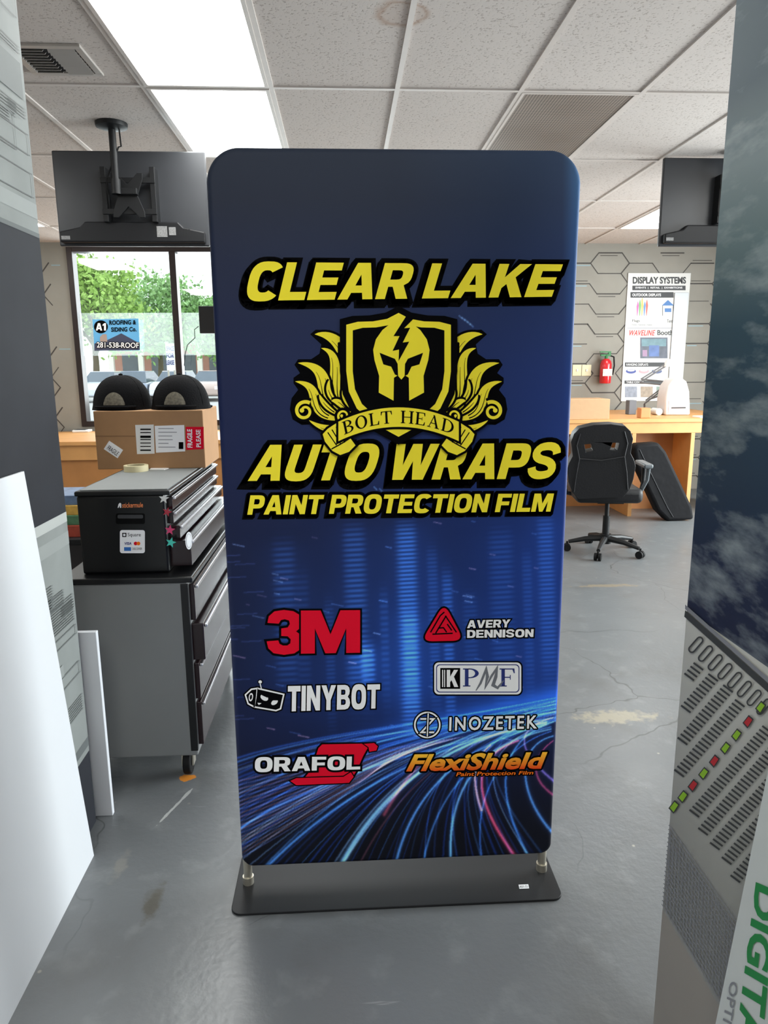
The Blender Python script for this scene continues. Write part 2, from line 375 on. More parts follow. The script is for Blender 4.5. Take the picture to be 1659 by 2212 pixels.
    col=blot(col,262,1870,.03,.1,(120,120,117),.6,fade=.3); col=blot(col,330,1950,.04,.12,(86,84,78),.5,fade=.35)
    L.new(col,b.inputs['Base Color'])
    rr=N.new('ShaderNodeMapRange'); rr.inputs[3].default_value=.24; rr.inputs[4].default_value=.42; L.new(noise(3,4).outputs['Fac'],rr.inputs[0]); L.new(rr.outputs[0],b.inputs['Roughness'])
    bp=N.new('ShaderNodeBump'); bp.inputs['Strength'].default_value=.1; bp.inputs['Distance'].default_value=.01; L.new(noise(40,3).outputs['Fac'],bp.inputs['Height']); L.new(bp.outputs[0],b.inputs['Normal'])
    return m
MB().box(XL,XR_,YF,YB+.15,-.1,0).obj('floor',None,fl_mat(),kind='structure')
def tile_mat():
    m=bpy.data.materials.new('acoustic_tile'); m.use_nodes=True; nt=m.node_tree; N=nt.nodes; L=nt.links; b=N['Principled BSDF']
    g=N.new('ShaderNodeNewGeometry'); pos=g.outputs['Position']
    n=N.new('ShaderNodeTexNoise'); n.inputs['Scale'].default_value=85; n.inputs['Detail'].default_value=2; L.new(pos,n.inputs['Vector'])
    r=N.new('ShaderNodeMapRange'); r.inputs[1].default_value=.57; r.inputs[2].default_value=.68; L.new(n.outputs['Fac'],r.inputs[0])
    x=N.new('ShaderNodeMix'); x.data_type='RGBA'; x.inputs[6].default_value=lin((199,190,184))+(1,); x.inputs[7].default_value=lin((168,158,151))+(1,); L.new(r.outputs[0],x.inputs[0])
    p=atz(868,30,CH); s=N.new('ShaderNodeVectorMath'); s.operation='DISTANCE'; L.new(pos,s.inputs[0]); s.inputs[1].default_value=p
    n2=N.new('ShaderNodeTexNoise'); n2.inputs['Scale'].default_value=14; L.new(pos,n2.inputs['Vector'])
    a=N.new('ShaderNodeMath'); a.operation='MULTIPLY_ADD'; L.new(n2.outputs['Fac'],a.inputs[0]); a.inputs[1].default_value=.06; L.new(s.outputs['Value'],a.inputs[2])
    cr=N.new('ShaderNodeValToRGB'); e=cr.color_ramp.elements; e[0].position=0; e[0].color=(.15,.15,.15,1); e[1].position=.105; e[1].color=(.22,.22,.22,1)
    for pp,vv in ((.12,.65),(.135,.3),(.15,0)): k=e.new(pp); k.color=(vv,vv,vv,1)
    L.new(a.outputs[0],cr.inputs[0])
    y=N.new('ShaderNodeMix'); y.data_type='RGBA'; L.new(cr.outputs[0],y.inputs[0]); L.new(x.outputs[2],y.inputs[6]); y.inputs[7].default_value=lin((156,124,100))+(1,)
    L.new(y.outputs[2],b.inputs['Base Color']); b.inputs['Roughness'].default_value=.9
    bp=N.new('ShaderNodeBump'); bp.inputs['Strength'].default_value=.2; bp.inputs['Distance'].default_value=.003; bp.invert=True; L.new(r.outputs[0],bp.inputs['Height']); L.new(bp.outputs[0],b.inputs['Normal'])
    return m
TW,TL=.62,1.2; GX,GY=.29,3.88
tbar=mat('tee_bar_white',(205,197,191),.5)
mb=MB(); mb.box(XL,XR_,YF,YB+.15,CH,CH+.08); mb.mi=1
for k in range(-8,9):
    x=GX+TW*k
    if XL<x<XR_: mb.box(x-.012,x+.012,YF,YB,CH-.008,CH)
for k in range(-7,5):
    y=GY+TL*k
    if YF<y<YB: mb.box(XL,XR_,y-.012,y+.012,CH-.0075,CH)
mb.obj('ceiling',None,[tile_mat(),tbar],kind='structure')
# walls
wallp=mat('wallpaper_taupe',(137,134,126),.75,noise=.16,ns=3); wline=mat('wallpaper_dark_line',(60,56,53),.7,noise=.3,ns=4); wacc=mat('wallpaper_accent',(138,162,170),.7); 
plain=mat('wall_paint',(200,196,188),.8)
WX0=aty(158,700,YB).x; WX1=aty(1050,700,YB).x; WZ0,WZ1=.84,CH-.05
mb=MB(); mb.box(XL,WX0,YB,YB+.15,0,CH); mb.box(WX1,XR_,YB,YB+.15,0,CH); mb.box(WX0,WX1,YB,YB+.15,0,WZ0); mb.box(WX0,WX1,YB,YB+.15,WZ1,CH)
def seg(a,b,w,y,mi):
    if not(all(p[0]<WX0-.03 or p[0]>WX1+.03 for p in (a,b))): return
    if min(a[1],b[1])<.05 or max(a[1],b[1])>CH-.03: return
    d=Vector((b[0]-a[0],b[1]-a[1])).normalized(); n=Vector((-d.y,d.x))*w/2; mb.mi=mi; e=d*w*.3
    mb.f([mb.bm.verts.new((p[0],y,p[1])) for p in ((a[0]-e.x+n.x,a[1]-e.y+n.y),(b[0]+e.x+n.x,b[1]+e.y+n.y),(b[0]+e.x-n.x,b[1]+e.y-n.y),(a[0]-e.x-n.x,a[1]-e.y-n.y))])
a_,dx,dz=.27,.09,.112
for i in range(0,13):
    for j in range(-9,10):
        x=j*(2*a_+2*dx)+XL+5; z=.05+i*2*dz
        pts=[(x,z+dz),(x+a_,z+dz),(x+a_+dx,z),(x+2*a_+dx,z),(x+2*a_+2*dx,z+dz)]
        pts2=[(x+2*a_+2*dx,z-dz),(x+2*a_+dx,z),(x+a_+dx,z),(x+a_,z-dz)]
        for u,(p0,p1) in enumerate(zip(pts,pts[1:])):
            if random.random()<.86: seg(p0,p1,random.choice((.010,.014)),YB-.002,1)
        for u,(p0,p1) in ((0,(pts2[0],pts2[1])),(1,(pts2[2],pts2[3]))):
            if random.random()<.45: seg(p0,p1,.011,YB-.0025,1)
        if random.random()<.45: seg((x+.03,z+dz-.025),(x+a_*random.uniform(.4,1),z+dz-.025),.011,YB-.003,2)
        if random.random()<.45: seg((x+.02,z+dz+.03),(x+a_*.9,z+dz+.03),.007,YB-.003,1)
        if random.random()<.4: seg((x+a_+dx+.02,z-.03),(x+a_+dx+a_*.8,z-.03),.007,YB-.003,1)
mb.obj('wall_back',None,[wallp,wline,wacc],kind='structure',normals=False)
MB().box(XL-.15,XL,YF,YB+.15,0,CH).obj('wall_left',None,plain,kind='structure')
MB().box(XL,XR_,YF-.15,YF,0,CH).obj('wall_front',None,plain,kind='structure')
mb=MB(); RY0,RY1,RZ0,RZ1=2.2,6.6,.25,2.55
mb.box(XR_,XR_+.15,YF,RY0,0,CH); mb.box(XR_,XR_+.15,RY1,YB+.15,0,CH); mb.box(XR_,XR_+.15,RY0,RY1,0,RZ0); mb.box(XR_,XR_+.15,RY0,RY1,RZ1,CH)
mb.obj('wall_right',None,plain,kind='structure')
frame=mat('bronze_window_frame',(44,36,36),.4,.4)
def glass_mat(name,haze):
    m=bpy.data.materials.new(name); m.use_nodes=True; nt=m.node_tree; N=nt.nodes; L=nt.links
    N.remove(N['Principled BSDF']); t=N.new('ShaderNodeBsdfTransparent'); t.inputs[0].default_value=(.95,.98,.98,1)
    if haze: g=N.new('ShaderNodeBsdfTranslucent'); g.inputs[0].default_value=(.9,.95,.92,1); a,b=.10,.16
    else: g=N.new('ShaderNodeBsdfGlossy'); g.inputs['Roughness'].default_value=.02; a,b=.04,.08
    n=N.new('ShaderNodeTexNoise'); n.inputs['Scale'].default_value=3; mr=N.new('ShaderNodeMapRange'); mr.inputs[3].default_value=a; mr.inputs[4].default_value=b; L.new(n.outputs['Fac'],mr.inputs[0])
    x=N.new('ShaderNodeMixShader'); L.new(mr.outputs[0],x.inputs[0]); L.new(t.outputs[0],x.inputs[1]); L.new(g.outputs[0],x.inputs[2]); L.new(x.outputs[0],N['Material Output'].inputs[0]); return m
GL=glass_mat('window_glass',False)
w=bpy.data.objects.new('window_1',None); w.location=(0,YB+.07,WZ0); w['kind']='structure'; COL.objects.link(w)
mb=MB(); fy0,fy1=YB-.02,YB+.12
mb.box(WX0,WX0+.06,fy0,fy1,WZ0,WZ1); mb.box(WX1-.06,WX1,fy0,fy1,WZ0,WZ1); mb.box(WX0+.06,WX1-.06,fy0,fy1,WZ0,WZ0+.06); mb.box(WX0+.06,WX1-.06,fy0,fy1,WZ1-.05,WZ1)
xm=aty(375,600,YB).x; st=xm-WX0
mx=xm
while mx<WX1-.2: mb.box(mx-.035,mx+.035,fy0,fy1,WZ0+.06,WZ1-.05); mx+=st
mb.obj('window_frame',w,frame,bevel=.004)
MB().box(WX0+.03,WX1-.03,YB+.07,YB+.076,WZ0+.03,WZ1-.03).obj('window_glass',w,GL)
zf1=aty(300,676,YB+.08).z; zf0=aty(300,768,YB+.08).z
mb=MB(); mb.f([mb.bm.verts.new(p) for p in ((WX0+.06,YB+.066,zf0),(WX1-.06,YB+.066,zf0),(WX1-.06,YB+.066,zf1),(WX0+.06,YB+.066,zf1))]); mb.obj('reflection_sheet',w,glass_mat('pale_reflection',True))  # added translucent sheet standing in for the pale reflection on the lower glass
w=bpy.data.objects.new('window_2',None); w.location=(XR_+.07,4.4,RZ0); w['kind']='structure'; COL.objects.link(w)
mb=MB()
mb.box(XR_-.01,XR_+.12,RY0,RY0+.06,RZ0,RZ1); mb.box(XR_-.01,XR_+.12,RY1-.06,RY1,RZ0,RZ1); mb.box(XR_-.01,XR_+.12,RY0+.06,RY1-.06,RZ0,RZ0+.06); mb.box(XR_-.01,XR_+.12,RY0+.06,RY1-.06,RZ1-.06,RZ1)
mb.box(XR_-.01,XR_+.12,4.36,4.44,RZ0+.06,RZ1-.06); mb.obj('window_frame',w,frame,bevel=.004)
MB().box(XR_+.07,XR_+.076,RY0+.03,RY1-.03,RZ0+.03,RZ1-.03).obj('window_glass',w,GL)
# ------------------------------------------------------------ ceiling fixtures
lens=mat('light_diffuser',(252,253,250),.4,emit=12,noise=.01)
def troffer(kx,ky,lab='white recessed fluorescent ceiling light panel, switched on'):
    x0=GX+TW*kx+.012; x1=x0+TW-.024; y0=GY+TL*ky+.012; y1=y0+TL-.024
    r=root('ceiling_light',((x0+x1)/2,(y0+y1)/2,CH-.012),lab,'ceiling light',group='recessed ceiling light panels')
    mb=MB(); z0,z1=CH-.012,CH
    mb.box(x0,x0+.018,y0,y1,z0,z1); mb.box(x1-.018,x1,y0,y1,z0,z1); mb.box(x0+.018,x1-.018,y0,y0+.018,z0,z1); mb.box(x0+.018,x1-.018,y1-.018,y1,z0,z1)
    mb.obj('light_frame',r,tbar)
    MB().box(x0+.018,x1-.018,y0+.018,y1-.018,CH-.009,CH-.001).obj('light_diffuser',r,lens)
for kx,ky in ((-2,-1),(-2,0),(4,2),(-6,2),(-2,-4),(1,-4),(-1,-5),(4,-1),(-5,-1),(1,-6),(-3,-6)): troffer(kx,ky)
p=atz(120,127,CH); r=root('ceiling_vent',(p.x,p.y,CH-.03),'white louvred metal ceiling air diffuser with dark slots','air vent')
vm=mat('vent_metal',(190,184,178),.4,.2); dk=mat('vent_dark',(38,38,40),.8)
mb=MB(); s=.16
mb.box(p.x-s,p.x+s,p.y-s,p.y-s+.03,CH-.012,CH); mb.box(p.x-s,p.x+s,p.y+s-.03,p.y+s,CH-.012,CH); mb.box(p.x-s,p.x-s+.03,p.y-s+.03,p.y+s-.03,CH-.012,CH); mb.box(p.x+s-.03,p.x+s,p.y-s+.03,p.y+s-.03,CH-.012,CH)
mb.obj('vent_frame',r,vm,bevel=.002)
mb=MB()
for i in range(9):
    yy=p.y-s+.045+i*.029
    mb.box(-.125,-.01,-.009,.009,-.001,.001,T=Matrix.Translation((p.x,yy,CH-.012))@Matrix.Rotation(.7,4,'X'))
    mb.box(.01,.125,-.009,.009,-.001,.001,T=Matrix.Translation((p.x,yy,CH-.012))@Matrix.Rotation(-.7,4,'X'))
mb.obj('louvre',r,vm); MB().box(p.x-s+.03,p.x+s-.03,p.y-s+.03,p.y+s-.03,CH-.003,CH-.001).obj('vent_duct',r,dk)
def perf():
    m=bpy.data.materials.new('perforated_metal'); m.use_nodes=True; nt=m.node_tree; N=nt.nodes; L=nt.links; b=N['Principled BSDF']
    g=N.new('ShaderNodeNewGeometry'); mp=N.new('ShaderNodeMapping'); mp.inputs['Scale'].default_value=(62,62,0.01); L.new(g.outputs['Position'],mp.inputs[0])
    v=N.new('ShaderNodeTexVoronoi'); v.voronoi_dimensions='2D'; v.inputs['Randomness'].default_value=0; v.inputs['Scale'].default_value=1; L.new(mp.outputs[0],v.inputs['Vector'])
    r=N.new('ShaderNodeMapRange'); r.inputs[1].default_value=.3; r.inputs[2].default_value=.36; L.new(v.outputs['Distance'],r.inputs[0])
    n=N.new('ShaderNodeTexNoise'); n.inputs['Scale'].default_value=2.5; L.new(g.outputs['Position'],n.inputs['Vector'])
    c2=N.new('ShaderNodeMix'); c2.data_type='RGBA'; c2.inputs[6].default_value=lin((118,107,99))+(1,); c2.inputs[7].default_value=lin((158,148,140))+(1,); L.new(n.outputs['Fac'],c2.inputs[0])
    x=N.new('ShaderNodeMix'); x.data_type='RGBA'; x.inputs[6].default_value=lin((56,51,48))+(1,); L.new(c2.outputs[2],x.inputs[7]); L.new(r.outputs[0],x.inputs[0])
    L.new(x.outputs[2],b.inputs['Base Color']); return m
x0=GX+TW+.012; y0=GY+.012
r=root('return_air_grille',(x0+.3,y0+.6,CH-.01),'perforated grey metal return air panel in the ceiling grid','air vent')
MB().box(x0+.015,x0+TW-.039,y0+.015,y0+TL-.039,CH-.006,CH-.001).obj('perforated_panel',r,perf())
mb=MB(); mb.box(x0,x0+.015,y0,y0+TL-.024,CH-.01,CH); mb.box(x0+TW-.039,x0+TW-.024,y0,y0+TL-.024,CH-.01,CH); mb.box(x0+.015,x0+TW-.039,y0,y0+.015,CH-.01,CH); mb.box(x0+.015,x0+TW-.039,y0+TL-.039,y0+TL-.024,CH-.01,CH)
mb.obj('grille_frame',r,tbar)
# ------------------------------------------------------------ main banner
YBN=1.862; TR=.016; YFR=YBN-TR
bx0=(aty(447,420,YFR).x+aty(519,1840,YFR).x)/2; bx1=(aty(1259,420,YFR).x+aty(1191,1820,YFR).x)/2
bz1=aty(850,318,YFR).z; bz0=aty(850,1862,YFR).z
BN=root('fabric_banner_stand',((bx0+bx1)/2,YBN,0),'tall blue printed fabric banner on a black base plate','display banner')
X0,Y0,Wc,Hc=435,305,835,1585
yy,xx=np.mgrid[0:Hc,0:Wc].astype(float); xx+=X0; yy+=Y0
ky=[300,430,560,800,1000,1150,1350,1480,1600,1700,1880]
Lc=np.array([(44,52,68),(37,44,62),(30,39,66),(24,34,72),(20,31,72),(15,26,62),(13,24,58),(12,23,58),(12,21,54),(10,16,42),(8,11,26)],float)
Mc=np.array([(46,55,72),(37,46,66),(30,42,74),(27,44,96),(23,43,98),(18,38,90),(20,47,110),(20,50,118),(16,37,92),(12,24,60),(8,11,28)],float)
Rc=np.array([(60,80,110),(46,64,98),(34,54,98),(30,56,122),(28,58,134),(25,58,138),(25,56,134),(27,62,148),(21,48,112),(13,26,70),(8,12,34)],float)
u=(xx-450)/810
can=np.zeros((Hc,Wc,3))
for c in range(3):
    l=np.interp(yy[:,0],ky,Lc[:,c])[:,None]; m_=np.interp(yy[:,0],ky,Mc[:,c])[:,None]; r_=np.interp(yy[:,0],ky,Rc[:,c])[:,None]
    can[:,:,c]=np.where(u<.5,l+(m_-l)*np.clip(u*2,0,1),m_+(r_-m_)*np.clip(u*2-1,0,1))
def add(mask,c): 
    for k in range(3): can[:,:,k]+=mask*c[k]
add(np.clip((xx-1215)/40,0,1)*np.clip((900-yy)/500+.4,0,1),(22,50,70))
cols=[(592,640,1175,1480,.28),(640,668,1240,1500,.14),(745,792,1140,1500,.38),(776,806,1400,1470,1.0),(860,903,1135,1580,.62),(868,900,1330,1520,.5),(925,947,1190,1520,.25),(956,978,1240,1560,.42),(1000,1030,1290,1500,.18),(1060,1110,1150,1520,.22),(1130,1150,1200,1480,.18),(1165,1200,1120,1450,.32),(700,720,1300,1560,.18),(820,838,1280,1500,.2)]
for a,b,t,bt,br in cols:
    cx=(a+b)/2; hw=(b-a)/2
    mx=np.exp(-((xx-cx-(yy-1300)*.03)/hw)**4); my=1/(1+np.exp(-(yy-t)/9))*1/(1+np.exp((yy-bt)/22))
    ph=rng.rand()*9; st=.55+.45*np.sin((yy+.06*xx)*2*np.pi/rng.uniform(8,13)+ph)
    add(mx*my*st*br,(70,130,215))
    add(np.exp(-((xx-cx)/(hw*2.4))**2)*my*br*.28,(40,90,180))
acc=np.zeros((Hc,Wc,3))
ko=np.arange(-9,10); kx_,ky_=np.meshgrid(ko,ko)
def trail(p,w0,w1,color,inten=1,n=700):
    tgt=np.zeros((Hc,Wc)); B=bez(p,n)
    for i0 in range(0,n,50):
        Q=B[i0:i0+50]; t=(i0+25)/n; w=w0+(w1-w0)*t
        K=np.exp(-(kx_**2+ky_**2)/(2*w*w))
        X=np.round(Q[:,0]-X0).astype(int); Y=np.round(Q[:,1]-Y0).astype(int)
        XX=X[:,None,None]+kx_[None]; YY=Y[:,None,None]+ky_[None]
        V=K[None]*np.ones((len(X),1,1))
        ok=(XX>=0)&(XX<Wc)&(YY>=0)&(YY<Hc)
        np.maximum.at(tgt,(YY[ok],XX[ok]),V[ok])
    for k in range(3): acc[:,:,k]+=tgt*color[k]*inten
rd=1/(1+np.exp(-(yy-(1600-(xx-760)*.2))/14)); 
for k,cc in enumerate((12,20,52)): can[:,:,k]=can[:,:,k]*(1-rd*.8)+cc*rd*.8*np.clip((1900-yy)/260,.4,1)
add(np.exp(-((yy-(1606-(xx-760)*.22))/26)**2)*np.clip((xx-640)/400,0,1),(26,70,150))
for i in range(64):
    e=i/63.; 
    if e<.42: end=(505,1640+e/.42*235)
    else: end=(505+(e-.42)/.58*700,1890)
    ctrl=(850+130*e+rng.uniform(-25,25),1575+rng.uniform(-8,14)+e*40)
    st=(1200,1515+rng.uniform(-8,28)+e*22)
    c=[(50,110,220),(90,160,245),(150,200,255),(30,80,190),(190,110,120),(60,120,230)][rng.choice(6,p=[.3,.22,.14,.2,.06,.08])]
    trail([st,ctrl,((ctrl[0]+end[0])/2-20*(1-e),(ctrl[1]+end[1])/2-20),end],.7,rng.uniform(.8,2.0),c,rng.uniform(.25,.6),500)
for i in range(20):
    y=1650+i*9; trail([(1000-i*8,1592+i*2),(760,1625+i*5),(505,y+40)],.6,1.1,[(190,120,110),(120,140,220),(200,150,150)][i%3],.5,400)
for (p,w,c,it) in [([(1180,1560),(960,1600),(820,1700),(725,1890)],4.2,(130,200,255),1),([(1180,1565),(990,1610),(880,1720),(850,1890)],2.6,(90,160,245),.9),
    ([(1120,1600),(1000,1640),(1030,1740),(1120,1860)],3,(255,90,130),.9),([(1060,1610),(1005,1650),(1040,1750)],2,(255,190,210),.9),([(930,1630),(880,1670),(830,1760)],3,(230,90,110),.55),
    ([(1195,1590),(1110,1610),(1120,1720),(1195,1800)],2.6,(90,160,245),.9),([(1195,1560),(1070,1600),(1060,1720),(1160,1880)],2.4,(70,140,235),.9),([(1190,1575),(1020,1610),(960,1720),(975,1890)],2.6,(110,180,250),.9),
    ([(1195,1600),(1140,1640),(1150,1690),(1200,1720)],2,(200,70,110),.8),([(1195,1550),(1080,1580),(1150,1650),(1200,1690)],2,(150,120,220),.8),([(1180,1562),(930,1605),(720,1720),(560,1890)],2.6,(80,150,240),.9),
    ([(1190,1570),(1010,1615),(930,1740),(910,1890)],2,(80,150,240),.7),([(1170,1570),(900,1610),(640,1700),(505,1800)],2.4,(70,130,230),.8),([(1190,1580),(1060,1620),(1010,1760),(1050,1890)],1.8,(60,120,220),.8)]:
    trail(p,w*.3,w*.8,c,it); trail(p,w*1.3,w*2.2,tuple(v*.35 for v in c),it*.6)
for i in range(60):
    x=rng.uniform(500,1180); y=rng.uniform(1125,1600); l=rng.uniform(6,26); c=[(170,190,230),(220,160,170),(110,150,220)][rng.randint(3)]
    trail([(x,y),(x+l/2,y+l*.1),(x+l,y+l*.22)],.7,.9,c,rng.uniform(.25,.6),60)
for i in range(14): 
    x=470+rng.uniform(0,70); y=rng.uniform(1200,1560); trail([(x,y),(x+20,y-1),(x+42,y-2)],.7,.8,(90,100,150),.4,60)
for (x,y) in ((992,682),(998,686),(1004,690),(1010,695),(1016,700),(1065,783),(808,1052),(820,1056)): trail([(x,y),(x+3,y+3),(x+6,y+6)],.9,.9,(140,180,220),.7,50)
can=np.clip(can+acc*.85,0,255)/255
canl=np.where(can<=.04045,can/12.92,((can+.055)/1.055)**2.4)
def cover(nu,nv,front):
    W=bx1-bx0; H=bz1-bz0; RC=.082; RB=.035
    v=np.linspace(0,1,nv); z=bz0+H*v
    V,U=np.meshgrid(v,np.linspace(0,1,nu),indexing='ij'); Z=bz0+H*V
    dt=bz1-Z; ins=np.where(dt<RC,RC-np.sqrt(np.maximum(RC**2-(RC-dt)**2,0)),0)
    db=Z-bz0; ins=ins+np.where(db<RB,RB-np.sqrt(np.maximum(RB**2-(RB-db)**2,0)),0)
    X=bx0+ins+U*(W-2*ins)
    R=np.where(V>.5,RC,RB); qx=np.abs(X-(bx0+bx1)/2)-W/2+R; qz=np.abs(Z-(bz0+bz1)/2)-H/2+R
    sd=np.hypot(np.maximum(qx,0),np.maximum(qz,0))+np.minimum(np.maximum(qx,qz),0)-R
    d=np.clip(-sd,0,TR); off=TR-np.sqrt(np.maximum(TR**2-(TR-d)**2,0))
    Y=(YFR+off) if front else (YBN+TR-off)
    return np.stack([X,Y,Z],-1).reshape(-1,3)
P1=cover(440,840,True); P2=cover(80,160,False)
def gridfaces(nu,nv,o=0,flip=False):
    i=np.arange(nv-1)[:,None]*nu+np.arange(nu-1)[None]; i=i.ravel()+o
    f=np.stack([i,i+1,i+nu+1,i+nu],-1); return f[:,::-1] if flip else f
Fc=np.concatenate([gridfaces(440,840),gridfaces(80,160,len(P1),True)]); PV=np.concatenate([P1,P2])
me=bpy.data.meshes.new('fabric_cover'); me.vertices.add(len(PV)); me.vertices.foreach_set('co',PV.ravel())
me.loops.add(Fc.size); me.loops.foreach_set('vertex_index',Fc.ravel().astype(np.int32)); me.polygons.add(len(Fc)); me.polygons.foreach_set('loop_start',np.arange(0,Fc.size,4,dtype=np.int32))
me.update(calc_edges=True); me.validate()
px,py=proj(PV); ix=np.clip(px-X0,0,Wc-2); iy=np.clip(py-Y0,0,Hc-2); a0=ix.astype(int); b0=iy.astype(int); fx=(ix-a0)[:,None]; fy=(iy-b0)[:,None]
cl=canl[b0,a0]*(1-fx)*(1-fy)+canl[b0,a0+1]*fx*(1-fy)+canl[b0+1,a0]*(1-fx)*fy+canl[b0+1,a0+1]*fx*fy
ca=me.color_attributes.new('Col','FLOAT_COLOR','POINT'); ca.data.foreach_set('color',np.concatenate([cl,np.ones((len(cl),1))],1).ravel().astype(np.float32))
fo=finish(me,'fabric_cover',BN,[vcmat('banner_fabric_print',.62,.25)],False,'stretched fabric printed with blurred city lights and light trails',None,None,0)
fo.data.shade_smooth()
for px_,py_ in ((536,1890),(1170,1866)):
    p=aty(px_,py_,YBN)
    mb=MB().cyl((p.x,YBN,.006),(p.x,YBN,bz0+.06),.0125,seg=24); mb.cyl((p.x,YBN,.006),(p.x,YBN,.03),.016,seg=24)
    mb.obj('leg',BN,steel,smooth=True)
g0=atz(497,1975,.006); g1=atz(1219,1943,.006); yf=(g0.y+g1.y)/2
mb=MB()
def rrect(x0,x1,y0,y1,r,n=6):
    o=[]
    for cx,cy,a in ((x1-r,y1-r,0),(x0+r,y1-r,90),(x0+r,y0+r,180),(x1-r,y0+r,270)):
        for i in range(n+1): t=rad(a+90*i/n); o.append((cx+r*math.cos(t),cy+r*math.sin(t)))
    return o
mb.prism(rrect(g0.x,g1.x,yf,yf+.26,.03),'z',0,.007); mb.obj('base_plate',BN,blackplate,bevel=.0015)
ar=Art('z',.007,step=.0004,sgn=1); ar.poly([(1120,1911),(1141,1910),(1143,1919),(1122,1920)],WHT); ar.text('A01-33',[(1123,1918),(1141,1917),(1139,1912),(1122,1913)],BLK,1); ar.obj('sticker',BN)
# print: titles
for t_x,qd_,ow,sh_ in (('CLEAR LAKE',[(527,650),(1192,641),(1217,571),(546,566)],10.5,(-8,9)),('AUTO WRAPS',[(535,1039),(1197,1034),(1217,957),(562,961)],10.5,(-8,9)),('PAINT PROTECTION FILM',[(534,1112),(1189,1105),(1197,1066),(541,1070)],6.5,(-4,4))):
    A=Art('y',YFR,.00035); A.text(t_x,qd_,YEL,2,outline=(BLK,ow),shift=sh_,block=True)
    A.obj('title_lettering',BN,'yellow italic lettering with heavy black outline')
# crest
A=Art('y',YFR,.0003); XM=861
def mir(pts): return [(2*XM-p[0],p[1]) for p in pts]
def leaf(P_,w,l,lines=2):
    n=26
    for side in (0,1):
        P=[tuple(v) for v in bez(P_,n)]
        W=[w*(math.sin(math.pi*(.10+.90*i/(n-1)))**.75 if i<n-1 else 0)+.5 for i in range(n)]
        f=mir if side else (lambda z:z)
        A.stroke(f(P),[v+10 for v in W],BLK,l); A.stroke(f(P),W,YEL,l+1)
        for k in (range(lines) if lines>1 else (0.5,)):
            o=(-.24 if k==0 else .2) if lines>1 else 0
            S=[]
            for i in range(2,n-(6 if k==0 else 10)):
                a=P[i-1];b=P[i+1]; dx_,dy_=b[0]-a[0],b[1]-a[1]; q_=math.hypot(dx_,dy_) or 1
                S.append((P[i][0]-dy_/q_*W[i]*o,P[i][1]+dx_/q_*W[i]*o))
            m_=len(S); A.stroke(f(S),[2.6*(1-.75*i/m_) for i in range(m_)],BLK,l+2)
def spiral(c,r0,r1,a0,turn,w,l):
    n=40
    for side in (0,1):
        P=[(c[0]+(r0+(r1-r0)*i/n)*math.cos(a0+turn*2*math.pi*i/n),c[1]+(r0+(r1-r0)*i/n)*math.sin(a0+turn*2*math.pi*i/n)) for i in range(n+1)]
        if side: P=mir(P)
        W=[w*(1-.4*i/n) for i in range(n+1)]
        A.stroke(P,[v+12 for v in W],BLK,l); A.stroke(P,W,YEL,l+1)
        A.ell(P[-1][0],P[-1][1],w*.62,w*.62,YEL,l+2)
back=[(748,760),(738,728),(712,714),(682,712),(670,722),(694,744),(690,764),(672,776),(644,776),(636,788),(648,806),(634,816),(634,828),(644,842),(630,860),(626,884),(632,906),(652,918),(684,916),(700,905),(698,930),(752,945),(766,850)]
A.poly(back,BLK,1); A.poly(mir(back),BLK,1)
leaf([(752,880),(772,800),(744,716),(680,722)],30,3)
leaf([(748,800),(736,770),(742,752),(734,738)],9,6,1)
leaf([(750,868),(724,830),(734,790),(728,762)],12,9,1)
leaf([(742,890),(700,846),(752,764),(694,752)],22,12)
leaf([(738,898),(676,868),(732,792),(644,784)],28,15)
leaf([(736,876),(708,858),(706,838),(712,820)],10,18,1)
leaf([(724,904),(656,892),(706,832),(638,824)],22,21)
leaf([(728,894),(704,880),(694,866),(690,852)],10,24,1)
leaf([(756,892),(738,872),(728,864),(716,866)],13,27,1)
leaf([(762,884),(744,866),(740,850),(744,832)],10,30,1)
spiral((658,888),21,6,-1.0,-1.3,8,33)
leaf([(750,906),(738,930),(704,934),(668,908)],15,36)
spiral((742,898),12,4,2.5,1.1,5,39)
def shield(ins):
    full=[(861,662),(834,676),(800,682),(764,683),(737,690),(737,800),(743,848),(762,888),(800,922),(861,955)]
    full=full+mir(full)[::-1][1:-1]
    c=(861,800); res=[]
    for x,y in full:
        sx=(124-ins)/124; sy=(146-ins*1.15)/146
        res.append((c[0]+(x-c[0])*sx,c[1]+2+(y-c[1])*sy))
    return res
A.poly(shield(-3),BLK,42); A.poly(shield(11),YEL,43); A.poly(shield(25),BLK,44)
helm=[(867,686),(846,697),(826,713),(812,733),(806,756),(809,778),(819,812),(818,848),(851,866),(853,830)]
H2=[(2*867-x,y) for x,y in helm][::-1][:-1]
A.poly(helm+H2,YEL,45)
eye=[(820,762),(853,775),(859,786),(860,812),(853,809),(845,792),(828,787)]
A.poly(eye,BLK,46); A.poly([(2*867-x,y) for x,y in eye],BLK,46)
A.poly([(851,816),(859,811),(867,820),(875,811),(883,816),(884,870),(850,870)],BLK,46)
A.poly([(878,682),(850,726),(863,726),(848,758),(862,755),(861,780),(884,738),(870,740),(886,708),(873,709),(892,690)],BLK,47)
def top(x): return 880+30*((x-861)/128)**2
roll=[(733,910),(708,926),(697,938),(702,954),(718,974),(735,983),(754,976),(768,962),(752,940)]
for R_ in (roll,mir(roll)):
    A.opoly(R_,YEL,BLK,5,48)
for k in range(3):
    l_=[(708+k*9,934-k*6),(727+k*9,962-k*3)]
    A.stroke(l_,2.4,BLK,50); A.stroke(mir(l_),2.4,BLK,50)
l_=[(716,970),(738,958),(760,944)]; A.stroke(l_,2.8,BLK,50); A.stroke(mir(l_),2.8,BLK,50)
